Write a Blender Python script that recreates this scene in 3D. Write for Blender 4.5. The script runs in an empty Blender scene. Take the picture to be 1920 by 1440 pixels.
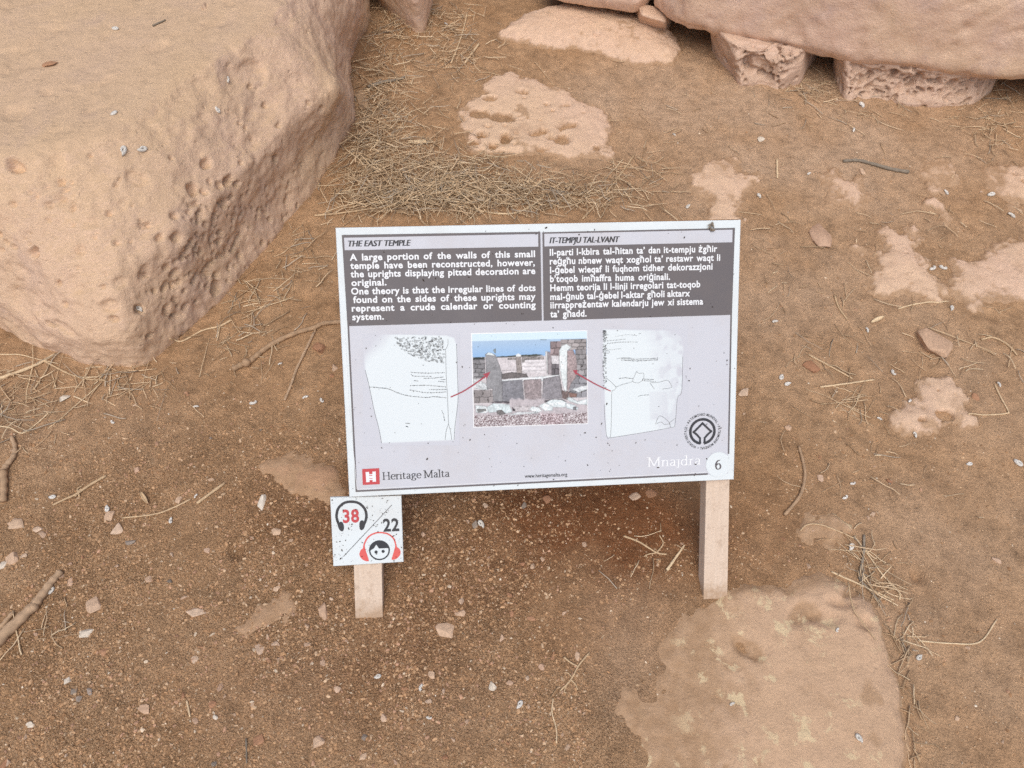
import bpy, bmesh, math, random
import numpy as np
from mathutils import Vector, Matrix
from mathutils.bvhtree import BVHTree

R = math.radians
scene = bpy.context.scene
col = scene.collection

# ------------------------------------------------------------------ camera, sky, sun, exposure
PITCH, FOC = R(55.0), 1440.0          # looking down 55 degrees; focal length in 1920-px units
SENS = 36.0
cam_d = bpy.data.cameras.new('camera')
cam_d.sensor_width = SENS; cam_d.lens = FOC/1920*SENS
cam_d.clip_start = 0.02; cam_d.clip_end = 400
cam = bpy.data.objects.new('camera', cam_d); col.objects.link(cam)
aX = math.pi/2-PITCH
CX = np.array([1., 0, 0]); CY = np.array([0, math.cos(aX), math.sin(aX)]); CZ = np.array([0, -math.sin(aX), math.cos(aX)])
ROLL = R(3.2)                          # the phone was held slightly tilted
CX, CY = math.cos(ROLL)*CX+math.sin(ROLL)*CY, math.cos(ROLL)*CY-math.sin(ROLL)*CX
def ray(px, py):
    return CX*(px-960)/FOC-CY*(py-720)/FOC-CZ
# pose of the sign board, solved from its four corners (0.64 m wide)
_cor = [(629, 427), (1389, 412), (1376, 899), (655, 932)]
_r = [ray(*p) for p in _cor]
_d = np.linalg.solve(np.stack([-_r[1], _r[2], -_r[3]], 1), -_r[0]); _d = np.r_[1, _d]
_P = [_d[i]*_r[i] for i in range(4)]
_P = [p*0.64/np.linalg.norm(_P[1]-_P[0]) for p in _P]
BU = (_P[1]-_P[0])/0.64
BV = _P[0]-_P[3]; BV -= BU*(BV@BU); BH = float(np.linalg.norm(BV)); BV /= BH
BN = np.cross(BU, BV)
BO = _P[3]                                   # bottom left corner, relative to the camera
def plane_hit(px, py, zo=0.0):
    r = ray(px, py); o = BO+BN*zo
    return r*((o@BN)/(r@BN))
CAM_H = -plane_hit(691, 1158, -0.014)[2]     # the left stake meets the ground there
CAMP = np.array([0, 0, CAM_H])
cam.matrix_world = Matrix([[*r, c] for r, c in zip(np.stack([CX, CY, CZ], 1).tolist(), CAMP.tolist())]+[[0, 0, 0, 1]])
scene.camera = cam

SUN_EL, SUN_AZ = R(62), R(183)                # azimuth from +Y, clockwise positive
world = bpy.data.worlds.new('World'); scene.world = world; world.use_nodes = True
wn = world.node_tree; wn.nodes.clear()
sky = wn.nodes.new('ShaderNodeTexSky'); sky.sky_type = 'NISHITA'; sky.sun_disc = False
sky.sun_elevation = SUN_EL; sky.sun_rotation = SUN_AZ; sky.dust_density = 4.0; sky.air_density = 0.7; sky.ozone_density = 0.6
bg = wn.nodes.new('ShaderNodeBackground'); bg.inputs['Strength'].default_value = 0.13
wo = wn.nodes.new('ShaderNodeOutputWorld')
wn.links.new(sky.outputs[0], bg.inputs[0]); wn.links.new(bg.outputs[0], wo.inputs[0])
sun_d = bpy.data.lights.new('sun', 'SUN'); sun_d.energy = 1.5; sun_d.angle = R(55); sun_d.color = (1, 0.965, 0.92)
sun = bpy.data.objects.new('sun', sun_d); col.objects.link(sun)
sdir = Vector((math.sin(SUN_AZ)*math.cos(SUN_EL), math.cos(SUN_AZ)*math.cos(SUN_EL), math.sin(SUN_EL)))
sun.rotation_euler = sdir.to_track_quat('Z', 'Y').to_euler()
scene.view_settings.view_transform = 'Standard'; scene.view_settings.look = 'None'
scene.view_settings.exposure = 0.1; scene.view_settings.gamma = 1.0
scene.render.engine = 'CYCLES'
scene.cycles.use_denoising = False; scene.cycles.denoiser = 'OPENIMAGEDENOISE'; scene.cycles.denoising_prefilter = 'ACCURATE'
scene.cycles.max_bounces = 6; scene.cycles.diffuse_bounces = 3; scene.cycles.glossy_bounces = 2

# ------------------------------------------------------------------ small maths
def at(px, py, z=0.0):
    """the point of the horizontal plane z seen at a pixel of the 1920 x 1440 photograph"""
    r = ray(px, py); t = (z-CAM_H)/r[2]
    return CAMP+r*t
def px_of(p):
    q = np.asarray(p)-CAMP
    d = -(q@CZ)
    return 960+FOC*(q@CX)/d, 720-FOC*(q@CY)/d
_rs = np.random.RandomState(7)
_perm = np.r_[_rs.permutation(256), _rs.permutation(256)]
_perm = np.r_[_perm[:256], _perm[:256], _perm[:256]]
_g3 = _rs.normal(size=(256, 3)); _g3 /= np.linalg.norm(_g3, axis=1)[:, None]
def perlin(x, y, z=None):
    x = np.asarray(x, float); y = np.asarray(y, float)
    z = np.zeros_like(x)+0.37 if z is None else np.asarray(z, float)
    xi, yi, zi = np.floor(x).astype(int), np.floor(y).astype(int), np.floor(z).astype(int)
    fx, fy, fz = x-xi, y-yi, z-zi
    s = lambda t: t*t*t*(t*(t*6-15)+10)
    u, v, w = s(fx), s(fy), s(fz)
    out = 0
    for a in (0, 1):
        for b in (0, 1):
            for c in (0, 1):
                h = _perm[_perm[_perm[(xi+a) & 255]+((yi+b) & 255)]+((zi+c) & 255)]
                g = _g3[h]
                dot = g[..., 0]*(fx-a)+g[..., 1]*(fy-b)+g[..., 2]*(fz-c)
                out = out+dot*(u if a else 1-u)*(v if b else 1-v)*(w if c else 1-w)
    return out
def fbm(x, y, z=None, n=4, gain=0.5):
    t, a, k = 0, 1.0, 1.0
    for i in range(n):
        t = t+a*perlin(x*k+13.7*i, y*k-7.1*i, None if z is None else z*k+3.3*i)
        a *= gain; k *= 2.03
    return t
def smooth(e0, e1, x):
    t = np.clip((x-e0)/(e1-e0), 0, 1); return t*t*(3-2*t)
def sdist(poly, X, Y):
    """signed distance to a closed polygon, positive inside"""
    P = np.asarray(poly)[:, :2]; Q = np.roll(P, -1, 0)
    best = np.full(X.shape, 1e9); ins = np.zeros(X.shape, bool)
    for (ax, ay), (bx, by) in zip(P, Q):
        dx, dy = bx-ax, by-ay
        t = np.clip(((X-ax)*dx+(Y-ay)*dy)/(dx*dx+dy*dy+1e-12), 0, 1)
        best = np.minimum(best, (X-ax-t*dx)**2+(Y-ay-t*dy)**2)
        c = (ay > Y) != (by > Y)
        ins ^= c & (X < (bx-ax)*(Y-ay)/(by-ay+1e-12)+ax)
    return np.where(ins, 1, -1)*np.sqrt(best)
def curve(pts, n=8):
    """Catmull-Rom through a list of points"""
    P = np.asarray(pts, float); P = np.vstack([2*P[0]-P[1], P, 2*P[-1]-P[-2]]); out = []
    for i in range(1, len(P)-2):
        for t in np.linspace(0, 1, n, endpoint=False):
            a, b, c, d = P[i-1:i+3]
            out.append(0.5*(2*b+(c-a)*t+(2*a-5*b+4*c-d)*t*t+(3*b-a-3*c+d)*t**3))
    out.append(P[-2]); return np.array(out)

# ------------------------------------------------------------------ ground height and soil fields
HOLES = [(at(445, 1034), 0.017, 0.016), (at(1724, 1076), 0.013, 0.014), (at(1862, 1240), 0.03, 0.006), (at(1865, 590), 0.02, 0.006), (at(418, 735), 0.012, 0.008)]
def g0(x, y):
    return 0.010*perlin(np.asarray(x)*1.3+5, np.asarray(y)*1.3)+0.006*perlin(np.asarray(x)*4.1, np.asarray(y)*4.1+9)-0.0065*smooth(0.08, 0.34, np.asarray(x))
_off = -float(g0(at(691, 1158)[0], at(691, 1158)[1]))
def blob(x, y, px, py, rx, ry=None):
    c = at(px, py); e = at(px+rx, py); f = at(px, py+(ry or rx))
    return np.exp(-(((x-c[0])/(e[0]-c[0]))**2+((y-c[1])/(f[1]-c[1]))**2))
def grit_f(x, y):
    """how gravelly the soil is (left and below the sign) against fine dust (right and top)"""
    a = blob(x, y, 330, 950, 520, 260)+blob(x, y, 330, 1330, 620, 330)+0.9*blob(x, y, 960, 1030, 420, 190)+0.6*blob(x, y, 1000, 1330, 250, 230)+0.2*blob(x, y, 1560, 880, 300, 200)
    return np.clip(a*(0.75+0.9*fbm(x*4+2, y*4, n=3)), 0.05, 1)
def ground_z(x, y):
    x = np.asarray(x, float); y = np.asarray(y, float)
    z = g0(x, y)+_off+0.0035*fbm(x*14, y*14, n=3)
    for c, r, d in HOLES:
        q = ((x-c[0])**2+(y-c[1])**2)/(r*r)
        z = z-d*np.exp(-q*1.6)+0.2*d*np.exp(-(np.sqrt(q)-1.4)**2*6)
    return z
def gz(x, y): return float(ground_z(np.array([x]), np.array([y]))[0])

# ------------------------------------------------------------------ mesh helpers
def mesh_np(name, V, F, smooth_shade=False, colour=None):
    V = np.ascontiguousarray(V, np.float32); F = np.ascontiguousarray(F, np.int32)
    me = bpy.data.meshes.new(name); n, k = F.shape
    me.vertices.add(len(V)); me.vertices.foreach_set('co', V.ravel())
    me.loops.add(n*k); me.loops.foreach_set('vertex_index', F.ravel())
    me.polygons.add(n); me.polygons.foreach_set('loop_start', np.arange(0, n*k, k, dtype=np.int32))
    me.polygons.foreach_set('loop_total', np.full(n, k, np.int32))
    me.update(calc_edges=True); me.validate()
    if smooth_shade: me.shade_smooth()
    else: me.shade_flat()
    if colour is not None: set_col(me, colour)
    return me
def set_col(me, C, name='tint'):
    a = me.color_attributes.new(name, 'FLOAT_COLOR', 'POINT')
    C = np.asarray(C, np.float32)
    if C.shape[1] == 3: C = np.hstack([C, np.ones((len(C), 1), np.float32)])
    a.data.foreach_set('color', np.ascontiguousarray(C).ravel())
def link(name, me, mat, parent=None):
    o = bpy.data.objects.new(name, me); col.objects.link(o)
    me.name = name
    if mat is not None:
        me.materials.clear(); me.materials.append(mat)
    if parent is not None: o.parent = parent
    return o
def tag(o, label=None, cat=None, group=None, kind=None):
    if label: o['label'] = label
    if cat: o['category'] = cat
    if group: o['group'] = group
    if kind: o['kind'] = kind
    return o
class MB:
    def __init__(s): s.v = []; s.f = []
    def add(s, V, F):
        b = len(s.v); s.v += [tuple(map(float, p)) for p in V]; s.f += [tuple(int(i)+b for i in f) for f in F]
    def tube(s, pts, rad, n=5):
        P = np.asarray(pts, float); rad = np.broadcast_to(rad, (len(P),)); V = []
        T = np.gradient(P, axis=0); T /= np.linalg.norm(T, axis=1)[:, None]+1e-12
        up = np.array([0, 0, 1.]) if abs(T[0][2]) < .9 else np.array([1., 0, 0])
        for p, t, r in zip(P, T, rad):
            a = np.cross(t, up); a /= np.linalg.norm(a)+1e-12; b = np.cross(t, a)
            for k in range(n):
                q = 2*math.pi*k/n; V.append(p+r*(a*math.cos(q)+b*math.sin(q)))
        F = [(i*n+k, i*n+(k+1) % n, (i+1)*n+(k+1) % n, (i+1)*n+k) for i in range(len(P)-1) for k in range(n)]
        F += [tuple(range(n))[::-1], tuple((len(P)-1)*n+k for k in range(n))]
        s.add(V, F)
    def build(s, name, mat, parent=None, smooth_shade=False):
        me = bpy.data.meshes.new(name); me.from_pydata(s.v, [], s.f); me.update()
        if smooth_shade: me.shade_smooth()
        return link(name, me, mat, parent)

# ------------------------------------------------------------------ materials
def new_mat(name, rough=0.9, spec=0.2):
    m = bpy.data.materials.new(name); m.use_nodes = True
    nt = m.node_tree; b = nt.nodes['Principled BSDF']
    b.inputs['Roughness'].default_value = rough
    b.inputs['Specular IOR Level'].default_value = spec
    return m, nt, b
def N(nt, typ, **kw):
    n = nt.nodes.new(typ)
    for k, v in kw.items():
        if k in n.inputs: n.inputs[k].default_value = v
        else: setattr(n, k, v)
    return n
def noise(nt, vec, scale, detail=4, rough=0.55, dist=0.0):
    n = N(nt, 'ShaderNodeTexNoise'); n.inputs['Scale'].default_value = scale
    n.inputs['Detail'].default_value = detail; n.inputs['Roughness'].default_value = rough; n.inputs['Distortion'].default_value = dist
    nt.links.new(vec, n.inputs['Vector']); return n.outputs['Fac']
def ramp(nt, fac, stops):
    r = N(nt, 'ShaderNodeValToRGB'); e = r.color_ramp.elements
    while len(e) > 1: e.remove(e[-1])
    for i, (p, c) in enumerate(stops):
        el = e[0] if i == 0 else e.new(p)
        el.position = p; el.color = (*c, 1) if not np.isscalar(c) else (c, c, c, 1)
    nt.links.new(fac, r.inputs[0]); return r.outputs[0]
def mix(nt, fac, a, b, mode='MIX'):
    m = N(nt, 'ShaderNodeMix', data_type='RGBA', blend_type=mode)
    for sock, val in ((m.inputs[0], fac), (m.inputs[6], a), (m.inputs[7], b)):
        if hasattr(val, 'is_output'): nt.links.new(val, sock)
        elif np.isscalar(val): sock.default_value = val
        else: sock.default_value = (*val, 1)
    return m.outputs[2]
def maths(nt, op, a, b=0.0):
    m = N(nt, 'ShaderNodeMath', operation=op)
    for sock, val in ((m.inputs[0], a), (m.inputs[1], b)):
        if hasattr(val, 'is_output'): nt.links.new(val, sock)
        else: sock.default_value = val
    return m.outputs[0]
def bump(nt, h, dist, strength=1.0, prev=None):
    b = N(nt, 'ShaderNodeBump'); b.inputs['Distance'].default_value = dist; b.inputs['Strength'].default_value = strength
    nt.links.new(h, b.inputs['Height'])
    if prev is not None: nt.links.new(prev, b.inputs['Normal'])
    return b.outputs[0]

def make_soil():
    m, nt, b = new_mat('soil', 0.95, 0.1)
    L = nt.links.new
    P = N(nt, 'ShaderNodeNewGeometry').outputs['Position']
    at_ = N(nt, 'ShaderNodeVertexColor', layer_name='soil_mix')
    sep = N(nt, 'ShaderNodeSeparateColor'); L(at_.outputs[0], sep.inputs[0])
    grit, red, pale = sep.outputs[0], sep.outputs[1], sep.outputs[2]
    n1 = noise(nt, P, 5, 6, 0.65); n2 = noise(nt, P, 38, 5, 0.7); n3 = noise(nt, P, 330, 3, 0.7)
    c = ramp(nt, n1, [(0.3, (0.335, 0.198, 0.102)), (0.5, (0.410, 0.254, 0.139)), (0.7, (0.468, 0.302, 0.174))])
    n5 = noise(nt, P, 13, 5, 0.65, 0.5)
    c = mix(nt, 0.8, c, ramp(nt, n5, [(0.3, 0.72), (0.5, 1.0), (0.72, 1.20)]), 'MULTIPLY')
    c = mix(nt, pale, c, (0.480, 0.335, 0.220))
    c = mix(nt, red, c, (0.190, 0.082, 0.036))  # reddish soil; below the board this tint also paints contact shade
    c = mix(nt, 0.75, c, ramp(nt, n2, [(0.28, 0.58), (0.5, 1.0), (0.72, 1.30)]), 'MULTIPLY')
    c = mix(nt, 0.6, c, ramp(nt, n3, [(0.28, 0.55), (0.5, 1.0), (0.72, 1.4)]), 'MULTIPLY')
    # grains: every Voronoi cell is one grain with its own colour
    v = N(nt, 'ShaderNodeTexVoronoi', Scale=430.0, Randomness=1.0); L(P, v.inputs['Vector'])
    s2 = N(nt, 'ShaderNodeSeparateColor'); L(v.outputs['Color'], s2.inputs[0])
    gcol = ramp(nt, s2.outputs[0], [(0.0, (0.10, 0.05, 0.025)), (0.45, (0.22, 0.12, 0.06)), (0.75, (0.33, 0.2, 0.105)), (0.93, (0.42, 0.28, 0.16)), (1.0, (0.6, 0.47, 0.33))])
    core = ramp(nt, v.outputs['Distance'], [(0.0, 1.0), (0.35, 0.9), (0.6, 0.0)])
    fac = maths(nt, 'MULTIPLY', maths(nt, 'MULTIPLY', core, grit), 0.75)
    c = mix(nt, fac, c, gcol)
    # scattered pale flecks of chaff and shell
    v2 = N(nt, 'ShaderNodeTexVoronoi', Scale=85.0); L(P, v2.inputs['Vector'])
    s3 = N(nt, 'ShaderNodeSeparateColor'); L(v2.outputs['Color'], s3.inputs[0])
    fl = maths(nt, 'MULTIPLY', maths(nt, 'LESS_THAN', v2.outputs['Distance'], 0.13), maths(nt, 'GREATER_THAN', s3.outputs[0], 0.86))
    c = mix(nt, maths(nt, 'MULTIPLY', fl, 0.65), c, (0.50, 0.40, 0.28))
    L(c, b.inputs['Base Color'])
    h = bump(nt, n2, 0.010, 0.7)
    h = bump(nt, n3, 0.003, 0.9, h)
    h = bump(nt, maths(nt, 'MULTIPLY', core, grit), 0.0016, 0.8, h)
    L(h, b.inputs['Normal'])
    return m
def make_stone(name, main, pink, grey, dust, dust_amt=0.6, pit=0.3, cream=None, scale=1.0, cover=False):
    """weathered coralline limestone: tan body, pinkish and grey-purple patches, brown dust lying on level tops"""
    m, nt, b = new_mat(name, 0.92, 0.12); L = nt.links.new
    geo = N(nt, 'ShaderNodeNewGeometry'); P = geo.outputs['Position']
    n1 = noise(nt, P, 3.2*scale, 6, 0.62, 0.4); n2 = noise(nt, P, 9*scale, 6, 0.65, 0.6); n3 = noise(nt, P, 46, 5, 0.68); n4 = noise(nt, P, 260, 3, 0.7)
    c = mix(nt, ramp(nt, n1, [(0.36, 0.0), (0.62, 1.0)]), main, pink)
    c = mix(nt, ramp(nt, n2, [(0.52, 0.0), (0.72, 0.85)]), c, grey)
    if dust_amt:
        sz = N(nt, 'ShaderNodeSeparateXYZ'); L(geo.outputs['True Normal'], sz.inputs[0])
        up = ramp(nt, sz.outputs[2], [(0.55, 0.0), (0.93, 1.0)])
        d = maths(nt, 'MULTIPLY', maths(nt, 'MULTIPLY', up, ramp(nt, n2, [(0.25, 1.0), (0.75, 0.55)])), dust_amt)
        c = mix(nt, d, c, dust)
    c = mix(nt, 0.7, c, ramp(nt, n3, [(0.25, 0.82), (0.5, 1.0), (0.78, 1.12)]), 'MULTIPLY')
    c = mix(nt, 0.5, c, ramp(nt, n4, [(0.28, 0.80), (0.5, 1.0), (0.75, 1.14)]), 'MULTIPLY')
    if cover:
        at_ = N(nt, 'ShaderNodeVertexColor', layer_name='tint')
        soilc = ramp(nt, n3, [(0.3, (0.350, 0.220, 0.125)), (0.5, (0.410, 0.268, 0.160)), (0.7, (0.47, 0.318, 0.20))])
        c = mix(nt, ramp(nt, maths(nt, 'ADD', at_.outputs[0], maths(nt, 'MULTIPLY', maths(nt, 'SUBTRACT', n3, 0.5), 0.9)), [(0.25, 0.0), (0.75, 0.92)]), c, soilc)
    if cream:
        k = noise(nt, P, 24, 7, 0.68, 0.3); k2 = noise(nt, P, 4.5, 2)
        kk = maths(nt, 'MULTIPLY', ramp(nt, k, [(0.565, 0.0), (0.61, 1.0)]), ramp(nt, k2, [(0.36, 0.0), (0.50, 1.0)]))
        c = mix(nt, maths(nt, 'MULTIPLY', kk, 0.8), c, cream)
    L(c, b.inputs['Base Color'])
    h = bump(nt, n3, 0.007, 0.5); h = bump(nt, n4, 0.003, 0.5, h)
    if pit:
        v = N(nt, 'ShaderNodeTexVoronoi', Scale=62.0); L(P, v.inputs['Vector'])
        s = N(nt, 'ShaderNodeSeparateColor'); L(v.outputs['Color'], s.inputs[0])
        dent = maths(nt, 'MULTIPLY', ramp(nt, v.outputs['Distance'], [(0.0, 0.0), (0.3, 1.0)]), 1.0)
        dent = mix(nt, maths(nt, 'GREATER_THAN', s.outputs[0], 0.72), (1, 1, 1), dent)
        h = bump(nt, dent, 0.006, pit, h)
    L(h, b.inputs['Normal'])
    return m
def make_vcol(name, rough=0.9, nscale=300, namt=0.4, bdist=0.001):
    m, nt, b = new_mat(name, rough, 0.15)
    a = N(nt, 'ShaderNodeVertexColor', layer_name='tint')
    P = N(nt, 'ShaderNodeNewGeometry').outputs['Position']
    n = noise(nt, P, nscale, 3, 0.6)
    c = mix(nt, namt, a.outputs[0], ramp(nt, n, [(0.25, 0.6), (0.5, 1.0), (0.75, 1.35)]), 'MULTIPLY')
    nt.links.new(c, b.inputs['Base Color'])
    if bdist: nt.links.new(bump(nt, n, bdist, 0.7), b.inputs['Normal'])
    return m
def make_tinted(name, stops, rough=0.9, nscale=180, stretch=None):
    """one colour per object, drawn from a ramp, with fine grain"""
    m, nt, b = new_mat(name, rough, 0.15)
    oi = N(nt, 'ShaderNodeObjectInfo'); tc = N(nt, 'ShaderNodeTexCoord')
    base = ramp(nt, oi.outputs['Random'], stops)
    v = tc.outputs['Object']
    if stretch:
        mp = N(nt, 'ShaderNodeMapping'); mp.inputs['Scale'].default_value = stretch; nt.links.new(v, mp.inputs[0]); v = mp.outputs[0]
    n = noise(nt, v, nscale, 5, 0.65)
    c = mix(nt, 0.75, base, ramp(nt, n, [(0.25, 0.6), (0.5, 1.0), (0.75, 1.3)]), 'MULTIPLY')
    nt.links.new(c, b.inputs['Base Color'])
    nt.links.new(bump(nt, n, 0.002, 0.6), b.inputs['Normal'])
    return m
def make_print(name, c, rough=0.42, grime=0.25, spec=0.35):
    """ink or vinyl under a dusty laminate: faint streaks and a few rubbed-off flecks"""
    m, nt, b = new_mat(name, rough, spec)
    tc = N(nt, 'ShaderNodeTexCoord').outputs['Object']
    n = noise(nt, tc, 9, 6, 0.7); n2 = noise(nt, tc, 420, 3, 0.7)
    cc = mix(nt, maths(nt, 'MULTIPLY', ramp(nt, n, [(0.45, 0.0), (0.8, 1.0)]), grime), c, (0.46, 0.38, 0.30))
    cc = mix(nt, maths(nt, 'MULTIPLY', ramp(nt, n2, [(0.60, 0.0), (0.72, 1.0)]), grime*0.8), cc, (0.5, 0.44, 0.38))
    nt.links.new(cc, b.inputs['Base Color'])
    nt.links.new(ramp(nt, n, [(0.3, rough), (0.75, min(1, rough+0.3))]), b.inputs['Roughness'])
    return m
def make_wood(name, c1, c2):
    m, nt, b = new_mat(name, 0.8, 0.2)
    tc = N(nt, 'ShaderNodeTexCoord').outputs['Object']
    mp = N(nt, 'ShaderNodeMapping'); mp.inputs['Scale'].default_value = (60, 5, 60); nt.links.new(tc, mp.inputs[0])
    n = noise(nt, mp.outputs[0], 3, 5, 0.6); n2 = noise(nt, tc, 45, 6, 0.75); n3 = noise(nt, tc, 300, 3, 0.6)
    c = mix(nt, ramp(nt, n, [(0.35, 0.0), (0.7, 1.0)]), c1, c2)
    c = mix(nt, ramp(nt, n2, [(0.54, 0.0), (0.72, 0.5)]), c, (0.30, 0.20, 0.13))
    sy = N(nt, 'ShaderNodeSeparateXYZ'); nt.links.new(tc, sy.inputs[0])
    mud = ramp(nt, maths(nt, 'ADD', maths(nt, 'MULTIPLY', sy.outputs[1], 9.0), n2), [(0.50, 0.7), (0.80, 0.0)])
    c = mix(nt, mud, c, (0.36, 0.23, 0.13))
    c = mix(nt, 0.5, c, ramp(nt, n3, [(0.25, 0.7), (0.5, 1.0), (0.75, 1.15)]), 'MULTIPLY')
    nt.links.new(c, b.inputs['Base Color']); nt.links.new(bump(nt, n3, 0.0008, 0.6), b.inputs['Normal'])
    return m
M_soil = make_soil()
M_boulder = make_stone('boulder_stone', (0.65, 0.470, 0.312), (0.66, 0.475, 0.345), (0.53, 0.385, 0.305), (0.55, 0.388, 0.240), 0.85, 0.35)
M_mega = make_stone('wall_stone', (0.73, 0.545, 0.385), (0.72, 0.525, 0.41), (0.58, 0.435, 0.37), (0.44, 0.30, 0.18), 0.3, 0.1)
M_pitted = make_stone('pitted_stone', (0.62, 0.455, 0.330), (0.62, 0.445, 0.345), (0.47, 0.330, 0.230), (0.44, 0.30, 0.18), 0.2, 0.8)
M_bed = make_stone('embedded_stone', (0.69, 0.500, 0.345), (0.69, 0.495, 0.37), (0.52, 0.355, 0.235), (0.54, 0.375, 0.235), 0.30, 0.4, cover=True)
M_redbed = make_stone('red_bedrock', (0.47, 0.29, 0.175), (0.50, 0.32, 0.21), (0.36, 0.215, 0.125), (0.43, 0.265, 0.15), 0.4, 0.4, cover=True)
M_slab = make_stone('slab_stone', (0.55, 0.378, 0.245), (0.575, 0.400, 0.275), (0.43, 0.285, 0.175), (0.53, 0.362, 0.225), 0.45, 0.25, cream=(0.66, 0.53, 0.33), cover=True)
M_loose = make_tinted('loose_stone', [(0.0, (0.54, 0.37, 0.25)), (0.4, (0.58, 0.42, 0.29)), (0.7, (0.51, 0.34, 0.235)), (1.0, (0.62, 0.47, 0.34))])
M_greystone = make_tinted('grey_stone', [(0.0, (0.25, 0.21, 0.17)), (1.0, (0.36, 0.30, 0.25))])
M_white = make_tinted('white_stone', [(0.0, (0.62, 0.54, 0.43)), (1.0, (0.72, 0.66, 0.56))])
M_redstone = make_tinted('red_stone', [(0.0, (0.36, 0.19, 0.11)), (1.0, (0.42, 0.24, 0.14))])
M_shell = make_tinted('shell', [(0.0, (0.70, 0.67, 0.60)), (1.0, (0.80, 0.78, 0.72))], 0.6)
M_straw = make_tinted('straw', [(0.0, (0.52, 0.375, 0.225)), (0.5, (0.64, 0.480, 0.300)), (1.0, (0.72, 0.57, 0.37))], 0.75, 240)
M_twig = make_tinted('twig', [(0.0, (0.40, 0.27, 0.165)), (1.0, (0.48, 0.34, 0.22))], 0.85, 90)
M_grey_twig = make_tinted('grey_twig', [(0.0, (0.20, 0.17, 0.13)), (1.0, (0.27, 0.23, 0.18))], 0.85, 90)
M_gravel = make_vcol('gravel')
M_chaff = make_vcol('chaff', 0.8, 200, 0.3, 0)
M_photo = make_vcol('photo_print', 0.42, 500, 0.12, 0)
P_white = make_print('white_vinyl', (0.66, 0.735, 0.755))
P_lav = make_print('lavender_print', (0.540, 0.568, 0.617))
P_dark = make_print('dark_grey_print', (0.120, 0.112, 0.118), grime=0.12)
P_ink = make_print('black_ink', (0.030, 0.034, 0.042), grime=0.10)
P_text = make_print('white_ink', (0.76, 0.80, 0.82), grime=0.12)
P_red = make_print('red_ink', (0.50, 0.060, 0.070), grime=0.10)
P_coral = make_print('coral_ink', (0.66, 0.115, 0.105), grime=0.10)
P_maroon = make_print('maroon_ink', (0.34, 0.050, 0.075), grime=0.05)
P_line = make_print('grey_ink', (0.15, 0.16, 0.17), grime=0.1)
P_speck = make_print('dirt_speck', (0.045, 0.032, 0.024), 0.9, 0.1)
W_stake = make_wood('pale_painted_wood', (0.62, 0.50, 0.39), (0.67, 0.555, 0.445))
W_back = make_wood('brown_plywood', (0.30, 0.155, 0.060), (0.38, 0.21, 0.09))

# ------------------------------------------------------------------ ground
def axis(lo, hi, step, far):
    a = np.arange(lo, hi+step/2, step); g = step*1.35**np.arange(1, 60); o = np.cumsum(g); o = o[o < far]
    return np.r_[(lo-o)[::-1], a, hi+o]
gx, gy = axis(-1.8, 1.8, 0.0065, 70), axis(0.02, 2.9, 0.0065, 70)
GX, GY = np.meshgrid(gx, gy)
GZ = ground_z(GX, GY)
nx, ny = len(gx), len(gy)
ii = (np.arange(ny-1)[:, None]*nx+np.arange(nx-1)[None]).ravel()
GF = np.stack([ii, ii+1, ii+nx+1, ii+nx], 1)
xf, yf = GX.ravel(), GY.ravel()
gritv = grit_f(xf, yf)
redv = 1.25*blob(xf, yf, 1080, 985, 330, 120)+0.6*blob(xf, yf, 740, 960, 190, 90)+0.4*blob(xf, yf, 950, 1180, 220, 110)+0.3*blob(xf, yf, 640, 1250, 260, 160)+0.25*blob(xf, yf, 560, 960, 140, 90)  # red soil, first blob strengthened to paint the board's contact shading
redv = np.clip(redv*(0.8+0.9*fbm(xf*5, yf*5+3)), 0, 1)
palev = 0.75*blob(xf, yf, 1600, 250, 420, 190)+0.6*blob(xf, yf, 1250, 210, 300, 130)+0.5*blob(xf, yf, 1800, 1150, 220, 300)+0.55*blob(xf, yf, 1500, 560, 260, 160)+0.5*blob(xf, yf, 60, 760, 260, 110)+0.5*blob(xf, yf, 1180, 1220, 90, 170)+0.4*blob(xf, yf, 1830, 800, 200, 200)+0.3*blob(xf, yf, 700, 1330, 300, 120)
palev = np.clip(palev*(0.8+1.0*fbm(xf*6+8, yf*6)), 0, 1)
gme = mesh_np('ground', np.stack([xf, yf, GZ.ravel()], 1), GF, True)
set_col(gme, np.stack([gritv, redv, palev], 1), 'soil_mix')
tag(link('ground', gme, M_soil), kind='structure')

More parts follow.
